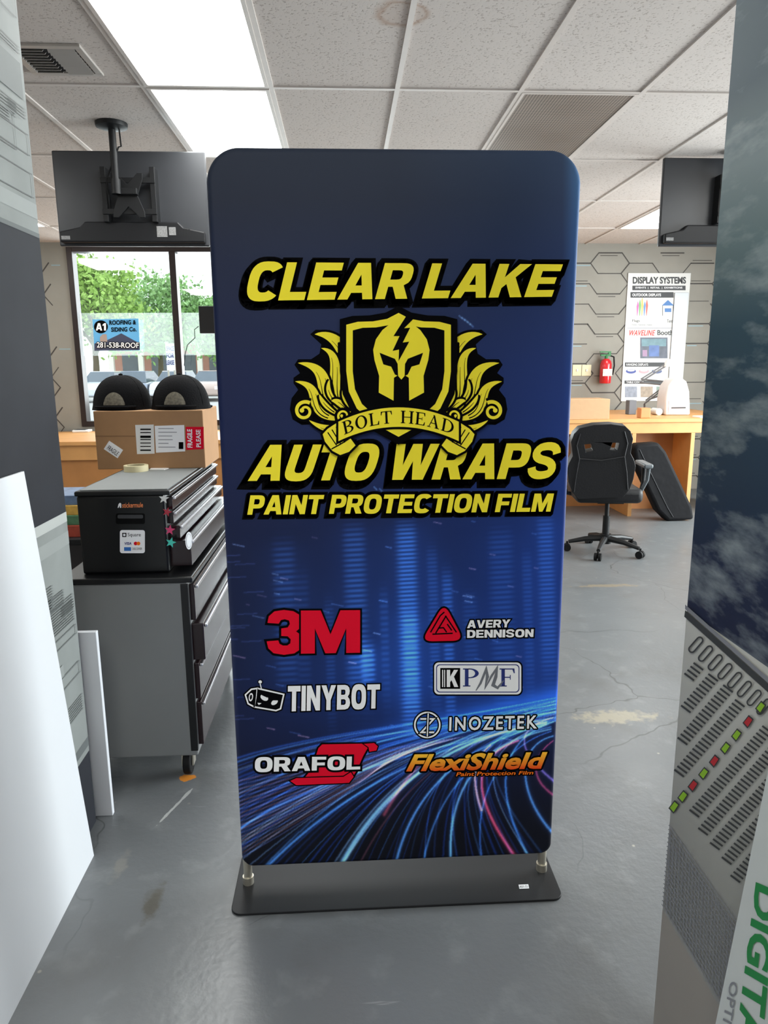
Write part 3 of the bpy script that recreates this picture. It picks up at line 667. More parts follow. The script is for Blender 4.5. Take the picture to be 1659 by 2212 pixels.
xs=[731+ i*(260/24) for i in range(25)]
rb=[(x,top(x)) for x in xs]+[(x,top(x)+42) for x in xs[::-1]]
A.opoly(rb,YEL,BLK,5,51)
def fm(u,v):
    x=744+u*234; return (x+(u-.5)*v*12, top(x)+34-v*27)
A.text('BOLT HEAD',None,BLK,53,fmap=fm,geom=sgeom('BOLT HEAD'))
A.obj('crest_emblem',BN,'yellow and black heraldic shield with helmet, leaves and ribbon')
# logos
A=Art('y',YFR,.00035)
A.text('3',[(576,1414),(656,1413),(656,1318),(576,1319)],RED,2,outline=(BLK,5),block=True); A.text('M',[(650,1412),(778,1410),(778,1318),(650,1319)],RED,4,outline=(BLK,4),block=True); A.obj('sponsor_logo',BN,'red two-character logo')
A=Art('y',YFR,.00035)
def rtri(c,s,r):
    V=[(c[0]-s*.5,c[1]+s*.42),(c[0]+s*.5,c[1]+s*.40),(c[0]+s*.04,c[1]-s*.48)]; o=[]
    for i in range(3):
        p=Vector(V[i]); a=(Vector(V[i-1])-p).normalized(); b=(Vector(V[(i+1)%3])-p).normalized()
        for t in np.linspace(0,1,7):
            p0=p+a*r; p2=p+b*r; q_=p0*(1-t)**2+p*2*t*(1-t)+p2*t*t; o.append((q_.x,q_.y))
    return o
A.opoly(rtri((956,1347),92,24),RED,BLK,4,2)
for l_ in ([(930,1366),(951,1330),(960,1322)],[(941,1368),(964,1330)],[(962,1330),(986,1366)],[(966,1348),(976,1362)],[(934,1370),(978,1368)],[(946,1357),(958,1356),(965,1366)]): A.stroke(l_,3,BLK,4)
A.text('AVERY',[(1009,1357),(1101,1355),(1103,1338),(1010,1340)],WHT,2,outline=(BLK,3),block=True); A.text('DENNISON',[(1009,1378),(1152,1376),(1153,1359),(1009,1361)],WHT,2,outline=(BLK,3),block=True)
A.obj('sponsor_logo',BN,'red triangle logo with white lettering')
A=Art('y',YFR,.00035)
A.text('TINYBOT',[(621,1537),(820,1530),(821,1478),(622,1482)],WHT,2,outline=(BLK,3),block=True)
fr=[(556,1487),(613,1500),(606,1531),(596,1535),(549,1527)]; sd=[(530,1501),(543,1489),(556,1487),(549,1527),(536,1520)]
for P_ in (fr,sd): A.stroke(P_,9,BLK,2,closed=True)
for P_ in (fr,sd): A.poly(P_,BLK,3); A.stroke(P_,3.2,WHT,4,closed=True)
A.ell(542,1506,4.6,9,WHT,5,rot=.15); A.ell(542,1506,2.4,5.5,BLK,6,rot=.15)
A.ell(571,1507,9,6,WHT,5,rot=.55); A.ell(593,1517,8,5,WHT,5,rot=-.6); A.poly([(560,1495),(586,1502),(577,1507),(566,1502)],BLK,6); A.poly([(584,1507),(602,1507),(600,1513),(588,1513)],BLK,6); A.poly([(556,1518),(565,1519),(559,1523)],WHT,5)
A.stroke([(565,1489),(562,1477)],2.2,WHT,5); A.ell(562,1473,6,5.5,BLK,4); A.ell(562,1473,3.8,3.4,WHT,5)
A.obj('sponsor_logo',BN,'white box-shaped robot head icon and condensed lettering')
A=Art('y',YFR,.00035)
def rr(x0,y0,x1,y1,r): return [(x,y) for x,y in rrect(x0,x1,y0,y1,r)]
A.poly(rr(935,1428,1129,1503,12),BLK,2); A.poly(rr(938,1431,1126,1500,10),WHT,3); A.poly(rr(942,1435,1122,1496,8),NAV,4); A.poly(rr(944,1437,1120,1494,7),WHT,5)
A.rect(951,1443,994,1488,BLK,6)
for x in (956,960.5): A.stroke([(x,1447),(x,1484)],2.2,WHT,7)
A.text('K',q(965,1447,990,1484),WHT,7,block=True)
A.text('P',q(1000,1444,1036,1483),NAV,6,geom=sgeom('P')); A.text('F',q(1079,1444,1113,1483),NAV,6,geom=sgeom('F'))
A.stroke([(1028,1492),(1038,1476),(1050,1446),(1053,1462),(1048,1486),(1062,1460),(1073,1444),(1071,1462),(1065,1480),(1075,1486),(1088,1470)],[2,5,8,7,5,5,8,7,7,5,2],mat('print_slate',(112,116,124),.6),9)
A.obj('sponsor_logo',BN,'white rounded rectangle logo with navy lettering')
A=Art('y',YFR,.00035)
for l,(m,w) in enumerate(((BLK,9),(WHT,3.4))): A.stroke([(923+27*math.cos(t),1566+27*math.sin(t)) for t in np.linspace(0,2*math.pi,37)[:-1]],w,m,2+l,closed=True)
A.stroke([(908,1553),(937,1553),(910,1582),(938,1582)],9,BLK,4); A.stroke([(908,1553),(937,1553),(910,1582),(938,1582)],4,WHT,5); A.stroke([(925,1540),(923,1592)],7,BLK,6); A.stroke([(925,1541),(923,1591)],2.6,WHT,7)
A.text('INOZETEK',[(970,1579),(1160,1574),(1161,1545),(971,1549)],WHT,2,bold=.02,outline=(BLK,3),space=1.25)
A.obj('sponsor_logo',BN,'white ring icon with spaced white lettering')
A=Art('y',YFR,.00035)
A.opoly([(696,1608),(806,1606),(794,1616),(784,1634),(772,1662),(760,1681),(654,1685),(668,1668),(680,1640),(688,1616)],RED,BLK,4,2)
A.opoly([(786,1607),(808,1605),(816,1612),(813,1621),(798,1624),(796,1614)],RED,BLK,2.5,4)
A.opoly([(627,1687),(640,1681),(742,1678),(758,1668),(764,1678),(754,1691),(640,1696)],RED,BLK,2.5,4)
A.text('ORAFOL',[(550,1668),(778,1662),(779,1634),(551,1636)],WHT,7,outline=(BLK,4.5),block=True)
A.obj('sponsor_logo',BN,'red scroll logo with white lettering')
A=Art('y',YFR,.00035); FG=gradz('print_orange_fade',aty(1030,1664,YFR).z,(232,70,24),aty(1030,1628,YFR).z,(255,196,56))
A.text('FlexiShield',[(877,1667),(1168,1661),(1183,1624),(896,1629)],FG,2,bold=.035,outline=(BLK,4))
A.text('Paint Protection Film',[(985,1677),(1151,1673),(1154,1665),(988,1668)],ORG,4,bold=.02,outline=(BLK,2.5))
A.obj('sponsor_logo',BN,'orange italic lettering logo')
# ------------------------------------------------------------ left display panel
lp=aty(118,860,2.2).x
techl=mat('tech_print_light',(124,128,126),.6,noise=.25,ns=5,spec=.2); techd=mat('tech_print_line',(92,96,96),.6,spec=.2); charc=mat('charcoal_print',(34,36,42),.7,noise=.25,ns=8,spec=.2)
PL=root('printed_display_wall',(lp-.02,1.2,0),'tall display wall printed with grey machinery panels and black band','display wall')
MB().box(lp-.04,lp,.2,2.2,0,2.7).obj('display_frame',PL,mat('dark_frame',(40,42,45),.6))
mb=MB()
def yz(y0,y1,z0,z1,m,l): 
    mb.mi=m; mb.f([mb.bm.verts.new((lp+.001+l*.0006,a,b)) for a,b in ((y0,z0),(y1,z0),(y1,z1),(y0,z1))])
zA=aty(75,515,2.2).z; zB=aty(143,1105,2.2).z; zC=aty(200,1620,2.2).z
yz(.2,2.2,0,zC,1,0); yz(.2,2.2,zC,zB,0,0); yz(.2,2.2,zB,zA,1,0); yz(.2,2.2,zA,2.7,0,0)
yz(.2,2.2,zB-.03,zB,3,1); yz(.2,2.2,zA,zA+.012,2,1)
yz(.2,2.2,zA+.05,zA+.09,4,1); yz(.2,2.2,zB-.10,zB-.06,4,1); yz(.2,2.2,zC+.02,zC+.05,2,1)
def greeb(z0,z1,n):
    for i in range(n):
        y=random.uniform(.7,2.08); z=random.uniform(z0,z1-.08); a=random.uniform(.04,.3); b=random.uniform(.02,.10); t=.0025
        if y+a>2.18: a=2.18-y
        if z+b>z1: continue
        k_=random.random()
        if k_<.3: yz(y,y+a,z,z+b,random.choice((4,5)),2+i*.05)
        elif k_<.7:
            k=z
            while k<z+b: yz(y,y+a,k,k+.003,5,6.5); k+=.008
        else:
            for r_ in ((y,y+a,z,z+t),(y,y+a,z+b-t,z+b),(y,y+t,z,z+b),(y+a-t,y+a,z,z+b)): yz(*r_,2,7)
greeb(zC+.06,zB-.12,80); greeb(zA+.1,2.65,70)
mb.obj('printed_graphic',PL,[techl,charc,techd,mat('off_white_print',(160,163,160),.6),mat('tech_print_mid',(136,140,138),.6,spec=.2),mat('tech_print_shade',(106,110,109),.6,spec=.2)],normals=False)
whiteb=mat('white_foam_board',(206,209,214),.45,noise=.03,ns=2)
b1=atz(203,1848,0); t1=atx(52,1018,lp+.012)
mb=MB(); T1=Vector(t1); B1=Vector((b1.x,b1.y,0)); dn=Vector((0,-1.35,0)); th=Vector((-.006,0,0))
vv=[B1,T1,T1+dn,B1+dn]; 
a=[mb.bm.verts.new(p) for p in vv]; b=[mb.bm.verts.new(p+th) for p in vv]
mb.f(a); mb.f(b[::-1])
for i in range(4): j=(i+1)%4; mb.f([a[i],b[i],b[j],a[j]])
mb.obj('foam_board',None,whiteb,label='large blank white foam board leaning against a display wall',cat='board')
zt=aty(200,1360,2.25).z
mb=MB(); mb.box(lp-.10,aty(228,1500,2.26).x,2.225,2.245,0,zt); mb.obj('foam_board',None,whiteb,bevel=.002,label='narrow white foam board standing upright behind the display wall',cat='board')
# ------------------------------------------------------------ right display panel
XP=aty(1500,1106,1.3).x; YE=1.3
PR=root('printed_display_wall',(XP+.02,.7,0),'tall display wall printed with cloudy teal sky over machinery','display wall')
MB().box(XP+.002,XP+.04,0,YE,0,2.3).obj('display_frame',PR,mat('dark_frame',(40,42,45),.6))
def sky_print():
    m=bpy.data.materials.new('cloud_print'); m.use_nodes=True; nt=m.node_tree; N=nt.nodes; L=nt.links; b=N['Principled BSDF']
    g=N.new('ShaderNodeNewGeometry'); sp=N.new('ShaderNodeSeparateXYZ'); L.new(g.outputs['Position'],sp.inputs[0])
    mr=N.new('ShaderNodeMapRange'); mr.inputs[1].default_value=1.0; mr.inputs[2].default_value=2.1; L.new(sp.outputs['Z'],mr.inputs[0])
    cr=N.new('ShaderNodeValToRGB'); E=cr.color_ramp.elements; E[0].position=0; E[0].color=lin((16,26,54))+(1,); E[1].position=1; E[1].color=lin((96,112,122))+(1,)
    for p_,c in ((.12,(18,34,66)),(.3,(30,58,84)),(.5,(42,76,94)),(.62,(98,120,126)),(.74,(126,142,146)),(.85,(78,98,110))): k=E.new(p_); k.color=lin(c)+(1,)
    L.new(mr.outputs[0],cr.inputs[0])
    mp=N.new('ShaderNodeMapping'); mp.inputs['Scale'].default_value=(1,3.2,10); mp.inputs['Rotation'].default_value=(.25,0,0); L.new(g.outputs['Position'],mp.inputs[0])
    n=N.new('ShaderNodeTexNoise'); n.inputs['Scale'].default_value=1.2; n.inputs['Detail'].default_value=9; n.inputs['Roughness'].default_value=.6; L.new(mp.outputs[0],n.inputs['Vector'])
    r=N.new('ShaderNodeMapRange'); r.inputs[1].default_value=.51; r.inputs[2].default_value=.78; r.inputs[4].default_value=.9; L.new(n.outputs['Fac'],r.inputs[0])
    x=N.new('ShaderNodeMix'); x.data_type='RGBA'; L.new(r.outputs[0],x.inputs[0]); L.new(cr.outputs[0],x.inputs[6]); x.inputs[7].default_value=lin((180,192,196))+(1,)
    L.new(x.outputs[2],b.inputs['Base Color']); b.inputs['Roughness'].default_value=.6; return m
zq=aty(1478,1318,YE).z; zm=aty(1437,1775,YE).z; zg=aty(1430,1965,YE).z
sp_=sky_print(); techw=gradz('tech_print_pale',zm,(160,160,154),zq,(206,206,200)); meshg=mat('mesh_print',(156,156,152),.6,noise=.15,ns=60); lowg=mat('taupe_print',(158,152,144),.6,noise=.1,ns=4)
mb=MB()
def yz2(y0,y1,z0,z1,m,l=0):
    mb.mi=m; mb.f([mb.bm.verts.new((XP+.001-l*.0006,a,b)) for a,b in ((y0,z0),(y1,z0),(y1,z1),(y0,z1))])
yz2(0,YE,zq,2.3,0); yz2(0,YE,zm,zq,1); yz2(0,YE,zg,zm,2); yz2(0,YE,0,zg,3)
mb.obj('printed_graphic',PR,[sp_,techw,meshg,lowg],normals=False)
GRN=mat('print_lime',(150,200,44),.6); LRED=mat('print_dark_red',(196,44,48),.6); DKG=mat('print_charcoal',(70,72,72),.6,spec=.2)
A=Art('x',XP,.0006)
A.poly([(1480,1318),(1664,1482),(1664,1500),(1478,1332)],DKG,1); A.poly([(1480,1306),(1664,1468),(1664,1480),(1480,1316)],GRY,1)
def edge(y): return 1478-(y-1318)*.089+5
def ub(x): return 1332+(x-1478)*.91
def lb(x): return 1775+(x-1437)*1.42
def inside(x,y,mu=6,ml=6): return x>edge(y)+2 and y>ub(x)+mu and y<lb(x)-ml and x<1690
pd=(.80,.60)
leds=[(1643,1528,'g'),(1616,1559,'r'),(1591,1588,'g'),(1567,1616,'g'),(1543,1644,'r'),(1520,1671,'g'),(1497,1697,'r'),(1475,1721,'g'),(1456,1743,'g')]
for x,y,c in leds:
    P_=[(x-9,y+2),(x+1,y-11),(x+9,y-4),(x-1,y+11)]
    A.poly([(x+(a-x)*1.35,y+(b-y)*1.35) for a,b in P_],DKG,4); A.poly(P_,LRED if c=='r' else GRN,5)
def nearled(x,y): return ((x-1643)*.755+(y-1528)*.656)
for k in range(-4,6):
    if k==0: continue
    off=k*40+(2 if k>0 else 0)
    for j in range(-24,56):
        cx=1643+off*.80-10*j*.655; cy=1528+off*.60+10*j*.755
        e0=(cx-13*pd[0],cy-13*pd[1]); e1=(cx+13*pd[0],cy+13*pd[1])
        if all(inside(*e_,66,84) for e_ in (e0,e1)): A.stroke([e0,e1],4.2,DKG,2)
def ring(cx,cy,L_,w,ang,lw=3.4):
    c,s_=math.cos(ang),math.sin(ang); pts=[]
    for sg_ in (1,-1):
        for i in range(9):
            a=-math.pi/2+math.pi*i/8
            u_=sg_*(L_/2+w*math.cos(a)); v_=sg_*w*math.sin(a); pts.append((cx+u_*c-v_*s_,cy+u_*s_+v_*c))
    if all(inside(*p_) for p_ in pts): A.stroke(pts,lw,DKG,3,closed=True)
AN=math.atan2(.755,-.655)
for i in range(9): 
    x_=1482+i*21; ring(x_,ub(x_)+38,26,6.5,AN)
for i in range(12): 
    x_=1452+i*17; ring(x_,lb(x_)-46,40,6.5,AN)
for i in range(20):
    f=i/20; y0_=1782+f*180
    A.stroke([(edge(y0_)+3,y0_),(1664,y0_+ (1664-edge(y0_))*(1.42+.24*f))],1.6,GRY,2)
for i in range(32):
    x_=1448+i*7; A.stroke([(x_,1784+(x_-1437)*1.42),(x_-8,1956+(x_-1437)*1.60)],1.4,GRY,3)
A.obj('printed_detail',PR)
XB=XP-.03
a1=atx(1664,1640,XB); a2=atx(1545,2214,XB); dd=(a2-a1); tt=(a1.z-0)/(a1.z-a2.z); bot=a1+dd*tt; tp=a1-dd*.6
mb=MB(); vv=[(XB,bot.y,0),(XB,tp.y,tp.z),(XB,tp.y-.5,tp.z),(XB,bot.y-.5,0)]
a=[mb.bm.verts.new(p) for p in vv]; b=[mb.bm.verts.new((p[0]+.01,p[1],p[2])) for p in vv]
mb.f(a); mb.f(b[::-1])
for i in range(4): j=(i+1)%4; mb.f([a[i],b[i],b[j],a[j]])
WB=root('sign_board',(XB,bot.y-.25,0),'white board with green and grey sideways lettering','sign')
mb.obj('board_panel',WB,mat('gloss_white_board',(216,221,219),.3,noise=.02))
A=Art('x',XB,.0006)
A.text('DIGITAL',[(1632,1905),(1583,2290),(1640,2330),(1678,1925)],mat('print_green',(30,140,70),.5),1,bold=.03); A.text('OPTIONS',[(1577,2118),(1545,2290),(1566,2305),(1594,2124)],GRY,1,bold=.01)
A.obj('board_lettering',WB)
# ------------------------------------------------------------ tool cabinet (lower) + chest (upper)
cabgrey=mat('grey_enamel',(120,122,122),.45,.15,noise=.08,ns=4); blkgl=mat('black_gloss_enamel',(16,17,19),.3,.0,noise=.1,spec=.35); mar=mat('dark_maroon_enamel',(30,13,18),.22,.1); topg=mat('grey_rubber_top',(122,126,126),.6)
cx0,cx1,cy0,cy1=-.985,-.535,2.42,3.4
TCab=root('rolling_tool_cabinet',((cx0+cx1)/2,(cy0+cy1)/2,0),'grey steel rolling tool cabinet with dark drawers and chrome trim','tool cabinet')
MB().box(cx0,cx1-.02,cy0,cy1,.10,.76).obj('cabinet_body',TCab,cabgrey,bevel=.006)
MB().box(cx1-.045,cx1-.019,cy0-.002,cy0+.012,.12,.755).obj('corner_post',TCab,blkgl,bevel=.002)
MB().box(cx0-.005,cx1,cy0-.01,cy1+.01,.76,.782).obj('top_tray',TCab,blkgl,bevel=.005)
zs=[.13,.31,.46,.61,.755]
for i,(z0,z1) in enumerate(zip(zs,zs[1:])):
    op=(0,0,.025,0)[i]
    d=MB().box(cx1-.03,cx1-.002+op,cy0+.02,cy1-.02,z0+.004,z1-.008).obj('drawer',TCab,mar,bevel=.003)
    MB().box(cx1-.002+op,cx1+.009+op,cy0+.03,cy1-.03,z1-.026,z1-.014).obj('drawer_handle',d,chrome,bevel=.003)
def caster(par,x,y,r=.048):
    c=MB(); c.cyl((x-.014,y,r),(x+.014,y,r),r,seg=24); w_=c.obj('caster',par,rubber,smooth=True,bevel=.004)
    m2=MB(); m2.box(x-.022,x-.016,y-.02,y+.02,r-.01,.1); m2.box(x+.016,x+.022,y-.02,y+.02,r-.01,.1); m2.box(x-.03,x+.03,y-.035,y+.035,.094,.1); m2.obj('caster_fork',w_,steel)
for x in (cx0+.05,cx1-.07):
    for y in (cy0+.06,cy1-.06): caster(TCab,x,y)
ux0,ux1,uy0,uy1=-.925,-.605,2.47,3.4; uz0,uz1=.782,1.08
TC=root('tool_chest',((ux0+ux1)/2,(uy0+uy1)/2,uz0),'black steel tool chest with stickers on a grey cabinet','tool chest')
MB().box(ux0,ux1-.02,uy0,uy1,uz0,uz1-.02).obj('chest_body',TC,blkgl,bevel=.008)
MB().box(ux0-.004,ux1,uy0-.006,uy1,uz1-.02,uz1-.003).obj('chest_lid',TC,blkgl,bevel=.005)
MB().box(ux0+.012,ux1-.012,uy0+.012,uy1-.012,uz1-.003,uz1).obj('lid_mat',TC,topg)
zs=[.795,.895,.95,1.0,1.055]
for i,(z0,z1) in enumerate(zip(zs,zs[1:])):
    op=(.055,.02,.0,0)[i]
    d=MB().box(ux1-.06,ux1-.002+op,uy0+.03,uy1-.02,z0+.003,z1-.005).obj('drawer',TC,mar,bevel=.002)
    MB().box(ux1-.002+op,ux1+.007+op,uy0+.035,uy1-.025,z1-.017,z1-.008).obj('drawer_handle',d,chrome,bevel=.002)
A=Art('y',uy0,.0005)
A.text('stickermule',[(264,1097),(309,1096),(309,1085),(264,1086)],mat('sticker_orange',(240,140,84),.5),1,bold=.012); A.poly([(254,1097),(256,1089),(259,1086),(262,1088),(262,1097),(259,1097),(259,1092),(256,1097)],WHT,1); A.obj('sticker',TC,'small orange lettering decal')
def star(cx,cy,r,m,rot,lab):
    A=Art('y',uy0,.0005); A.poly([(cx+(r if i%2==0 else r*.42)*math.sin(rot+i*math.pi/5),cy-(r if i%2==0 else r*.42)*math.cos(rot+i*math.pi/5)) for i in range(10)],m,1); A.obj('star_sticker',TC,lab)
star(354,1077,12,mat('sticker_silver',(225,225,220),.4),.1,'silver star sticker'); star(361,1106,11,mat('sticker_crimson',(170,34,56),.5),.3,'crimson star sticker'); star(367,1145,12,mat('sticker_magenta',(210,60,112),.5),.1,'magenta star sticker'); star(369,1172,12,mat('sticker_teal',(70,205,185),.5),.25,'teal star sticker')
A=Art('y',uy0,.0005)
A.poly(rr(259,1145,313,1195,5),WHT,1); A.stroke([(265,1152),(272,1152),(272,1159),(265,1159)],2,BLK,2,closed=True); A.text('Square',q(276,1151,304,1161),BLK,2)
A.text('VISA',[(268,1177),(284,1177),(285,1171),(269,1171)],NAV,2,bold=.03); A.ell(293,1174,4,4,RED,2); A.ell(299,1174,4,4,ORG,3); A.rect(268,1182,283,1190,mat('print_card_blue',(40,110,190),.5),2); A.text('DISCOVER',q(286,1183,307,1188),BLK,2)
A.obj('sticker',TC,'white payment card sticker')
A=Art('y',uy0,.0005); A.poly(rr(250,1109,313,1132,4),mat('recess_black',(5,5,6),.4,spec=.1),0); A.poly(rr(254,1112,309,1120,3),dgrey,1); A.obj('side_handle',TC)
A=Art('x',ux1+.0535,.0006,sgn=1); A.ell(408,1168,7.5,19,mat('sticker_pale',(190,192,194),.5),3); A.ell(408,1168,6,16,GRY,4); A.ell(408,1168,5,14,mat('sticker_pale',(190,192,194),.5),5); A.obj('round_sticker',TC)
bz=uz1; by0=3.0; p0=aty(206,950,by0); p1=aty(441,950,by0); bh=aty(320,887,by0).z-bz
CB=root('cardboard_box',((p0.x+p1.x)/2,by0+.16,bz),'closed brown shipping box with white and red labels on tool chest','box')
MB().box(p0.x,p1.x,by0,by0+.33,bz,bz+bh).obj('carton',CB,card,bevel=.003)
A=Art('y',by0,.0005)
A.poly([(292,918),(332,917),(334,980),(296,981)],paper,1)
for i in range(7): A.rect(303+0,926+i*7.5,326,926+i*7.5+random.choice((2,3,5)),BLK,3)
A.obj('barcode_label',CB); A=Art('y',by0,.0005)
A.poly([(334,920),(398,918),(400,975),(337,978)],WHT,1)
for i in range(6): A.rect(342,925+i*8,342+random.randint(20,48),926.5+i*8,GRY,3)
A.rect(386,955,396,970,BLK,3); A.obj('shipping_label',CB); A=Art('y',by0,.0005); A.poly([(401,922),(440,922),(440,970),(402,972)],RED,1)
A.text('FRAGILE',[(416,967),(415,927),(404,927),(405,967)],WHT,2,bold=.03); A.text('PLEASE',[(434,966),(433,928),(423,928),(424,966)],WHT,2,bold=.02); A.obj('fragile_label',CB,'red handling label')
A=Art('y',by0,.0005); A.poly([(236,952),(266,972),(254,990),(224,970)],WHT,1); A.text('FRAGILE',[(230,970),(252,985),(258,977),(236,962)],BLK,2)
A.obj('shipping_label',CB,'small tilted white label')
A=Art('y',by0,.0005); A.rect(206,941,292,943.5,mat('cardboard_seam',(140,104,72),.8),0); A.obj('carton_seam',CB)
capm=mat('black_cap_fabric',(12,12,14),.9,bump=.3,bs=200,spec=.15)
def cap_(px,lab):
    p=aty(px,880,3.14); z=bz+bh; r=root('baseball_cap',(p.x,p.y,z),lab,'cap',group='caps on the shipping box')
    def rad_(zz): t=math.asin(min(1,(max(zz,0)/.142)**(1/.95))); return math.cos(t)**.82
    mb=MB(); n=14; m_=28; R=[]
    for i in range(n+1):
        t=i/n*math.pi/2; rr_=math.cos(t)**.82; zz=math.sin(t)**.95*.142
        fl=1+.035*max(0,1-zz/.02)
        R.append([mb.bm.verts.new((rr_*fl*.120*math.cos(2*math.pi*k/m_),rr_*fl*.124*math.sin(2*math.pi*k/m_),zz)) for k in range(m_)])
    for a,b in zip(R,R[1:]):
        for k in range(m_): mb.f([a[k],a[(k+1)%m_],b[(k+1)%m_],b[k]])
    mb.f(R[0][::-1]); mb.obj('crown',r,capm,smooth=True,local=True)
    mb=MB()
    for a in (-math.pi/2,-math.pi/2+1.05,-math.pi/2-1.05,math.pi/2,math.pi/2+1.05,math.pi/2-1.05):
        mb.tube([(rad_(zz)*.120*math.cos(a),rad_(zz)*.124*math.sin(a),zz) for zz in (.004,.03,.06,.09,.115,.13,.138,.1415)],.0014,6)
    mb.obj('seam',r,capm,smooth=True,local=True)
    MB().lathe([(0.001,.141),(.009,.142),(.009,.147),(.001,.150)],seg=12).obj('button',r,capm,local=True,smooth=True)
    mb=MB(); pts=[(.122*math.cos(t),.04+.15*math.sin(t)) for t in np.linspace(0,math.pi,18)]
    mb.prism(pts,'z',.002,.008); mb.obj('brim',r,capm,local=True)
    mb=MB()
    for k,(aw,hh,mi,off) in enumerate(((.46,.058,0,.0025),(.40,.050,1,.0035))):
        mb.mi=mi; C=[]; ns=12
        for i in range(ns+1):
            s=-1+2*i/ns; a=-math.pi/2+s*aw*.9; ztop=.024+hh*math.sqrt(max(0,1-s*s*.98)); row=[]
            for j in range(7):
                zz=.022+(ztop-.022)*j/6; rr_=rad_(zz)
                row.append(mb.bm.verts.new(((rr_*.120+off)*math.cos(a),(rr_*.124+off)*math.sin(a),zz)))
            C.append(row)
        for a,b in zip(C,C[1:]):
            for j in range(6): mb.f([a[j],b[j],b[j+1],a[j+1]])
    mb.obj('rear_opening',r,[mat('cap_edge',(12,12,14),.8,spec=.1),mat('cap_lining_print',(112,106,92),.8,noise=.85,ns=110)],local=True,normals=False)
    mb=MB()
    pts=[(.1265*math.cos(a),.1305*math.sin(a),.014) for a in np.linspace(-math.pi/2-.7,-math.pi/2+.7,14)]
    mb.tube(pts,.006,6); mb.obj('strap',r,capm,local=True)
cap_(266,'black baseball cap with tan lined rear opening'); cap_(392,'black baseball cap with tan lined rear opening')
p=atz(305,1012,uz1); mb=MB(); mb.lathe([(.034,0),(.048,0),(.048,.024),(.034,.024),(.034,.0)],(p.x,min(p.y,2.94),uz1),32)
mb.obj('tape_roll',None,mat('masking_tape',(206,196,158),.6),smooth=True,label='roll of cream masking tape on the tool chest',cat='tape')
p=atz(345,1012,uz1); mb=MB()
mb.prism([(p.x-.03,p.y-.04),(p.x+.03,p.y-.05),(p.x+.04,p.y-.01),(p.x+.0,p.y+.01),(p.x-.035,p.y+.0)],'z',uz1,uz1+.003); mb.obj('paper_scrap',None,paper,label='crumpled scrap of white paper on the tool chest',cat='paper')
# ------------------------------------------------------------ low shelf with colourful packs, left
wood=mat('pine_wood',(206,150,90),.5,noise=.16,ns=6); woodd=mat('pine_wood_shadow',(176,120,68),.5,noise=.16,ns=6)
sx0,sx1=-2.1,-1.32
r=root('side_shelf',((sx0+sx1)/2,3.9,0),'dark low shelf unit beside the tool cabinet','shelf')
MB().box(sx0,sx1,3.6,4.2,0,.62).obj('shelf_body',r,mat('dark_laminate',(40,36,38),.5),bevel=.004)
MB().box(sx0-.02,sx1+.02,3.57,4.22,.62,.65).obj('shelf_top',r,blkpl,bevel=.004)
packn=('pack_red','pack_green','pack_yellow','pack_blue')
for i,(c,w_,h) in enumerate((((150,60,44),.36,.06),((70,110,80),.33,.05),((190,150,70),.3,.05),((90,110,140),.34,.05))):
    z=.65+sum((.06,.05,.05,.05)[:i]); m=mat(packn[i],c,.4,noise=.8,ns=22)
    MB().box(sx1-.02-w_-.05,sx1-.02,3.62+.01*i,3.92,z,z+h).obj('printed_carton',None,m,bevel=.003,label=('flat red printed carton','flat green printed carton','flat yellow printed carton','flat blue printed carton')[i]+' in a stack on a dark shelf',cat='box',group='stacked printed cartons')
# ------------------------------------------------------------ left work counter
lx0,lx1=-4.2,-.9
r=root('wooden_counter',((lx0+lx1)/2,7.7,0),'long pine work counter under the window','counter')
MB().box(lx0,lx1,7.15,8.34,.75,.79).obj('counter_top',r,wood,bevel=.004)
MB().box(lx0+.03,lx1-.03,7.25,7.29,.0,.75).obj('front_panel',r,woodd)
MB().box(lx0+.03,lx1-.03,7.20,7.25,.60,.75).obj('front_rail',r,wood,bevel=.003)
MB().box(lx0+.03,lx0+.07,7.29,8.3,.0,.75).obj('side_panel',r,woodd); MB().box(lx1-.07,lx1-.03,7.29,8.3,.0,.75).obj('side_panel',r,woodd)
p=atz(178,933,.79)
r=root('desk_phone',(p.x,p.y,.79),'small white phone handset lying on the counter','phone'); MB().box(p.x-.09,p.x+.09,p.y-.07,p.y+.07,.79,.815).obj('phone_body',r,paper,bevel=.008); MB().box(p.x-.07,p.x+.05,p.y-.05,p.y+.05,.815,.818).obj('phone_screen',r,blkpl)
p=atz(152,930,.79); mb=MB(); mb.lathe([(.03,0),(.05,0),(.05,.05),(.03,.05),(.03,0)],(p.x,p.y,.79),24); mb.obj('tape_roll',None,mat('clear_tape',(190,176,150),.3),smooth=True,label='roll of clear packing tape on the counter',cat='tape')
r=root('wooden_table',(-3.3,5.2,0),'low pine table near the counter','table')
MB().box(-4.0,-2.35,4.8,5.5,.70,.74).obj('table_top',r,wood,bevel=.004)
for x in (-3.95,-2.45):
    for y in (4.85,5.4): MB().box(x,x+.06,y,y+.06,0,.70).obj('table_leg',r,woodd)
A=Art('y',8.375,.002)
r=root('window_sign',tuple(aty(250,756,8.375)),'blue roofing advertisement sign hung on the window glass','sign')
sk=mat('sign_sky_blue',(100,180,235),.5,noise=.25,ns=4)
A.poly([(200,690),(299,688),(302,756),(204,758)],sk,0); A.poly([(204,742),(225,738),(262,720),(302,742),(302,756),(204,758)],mat('sign_roof_dark',(60,66,92),.6),1)
A.ell(218,706,15,14,BLK,2); A.text('A1',[(207,714),(229,714),(229,698),(207,698)],WHT,3,block=True); A.text('ROOFING &',[(236,702),(294,701),(294,691),(236,692)],BLK,2,bold=.03,space=1.05); A.text('SIDING Co.',[(240,717),(295,716),(295,706),(240,707)],BLK,2,bold=.03,space=1.05)
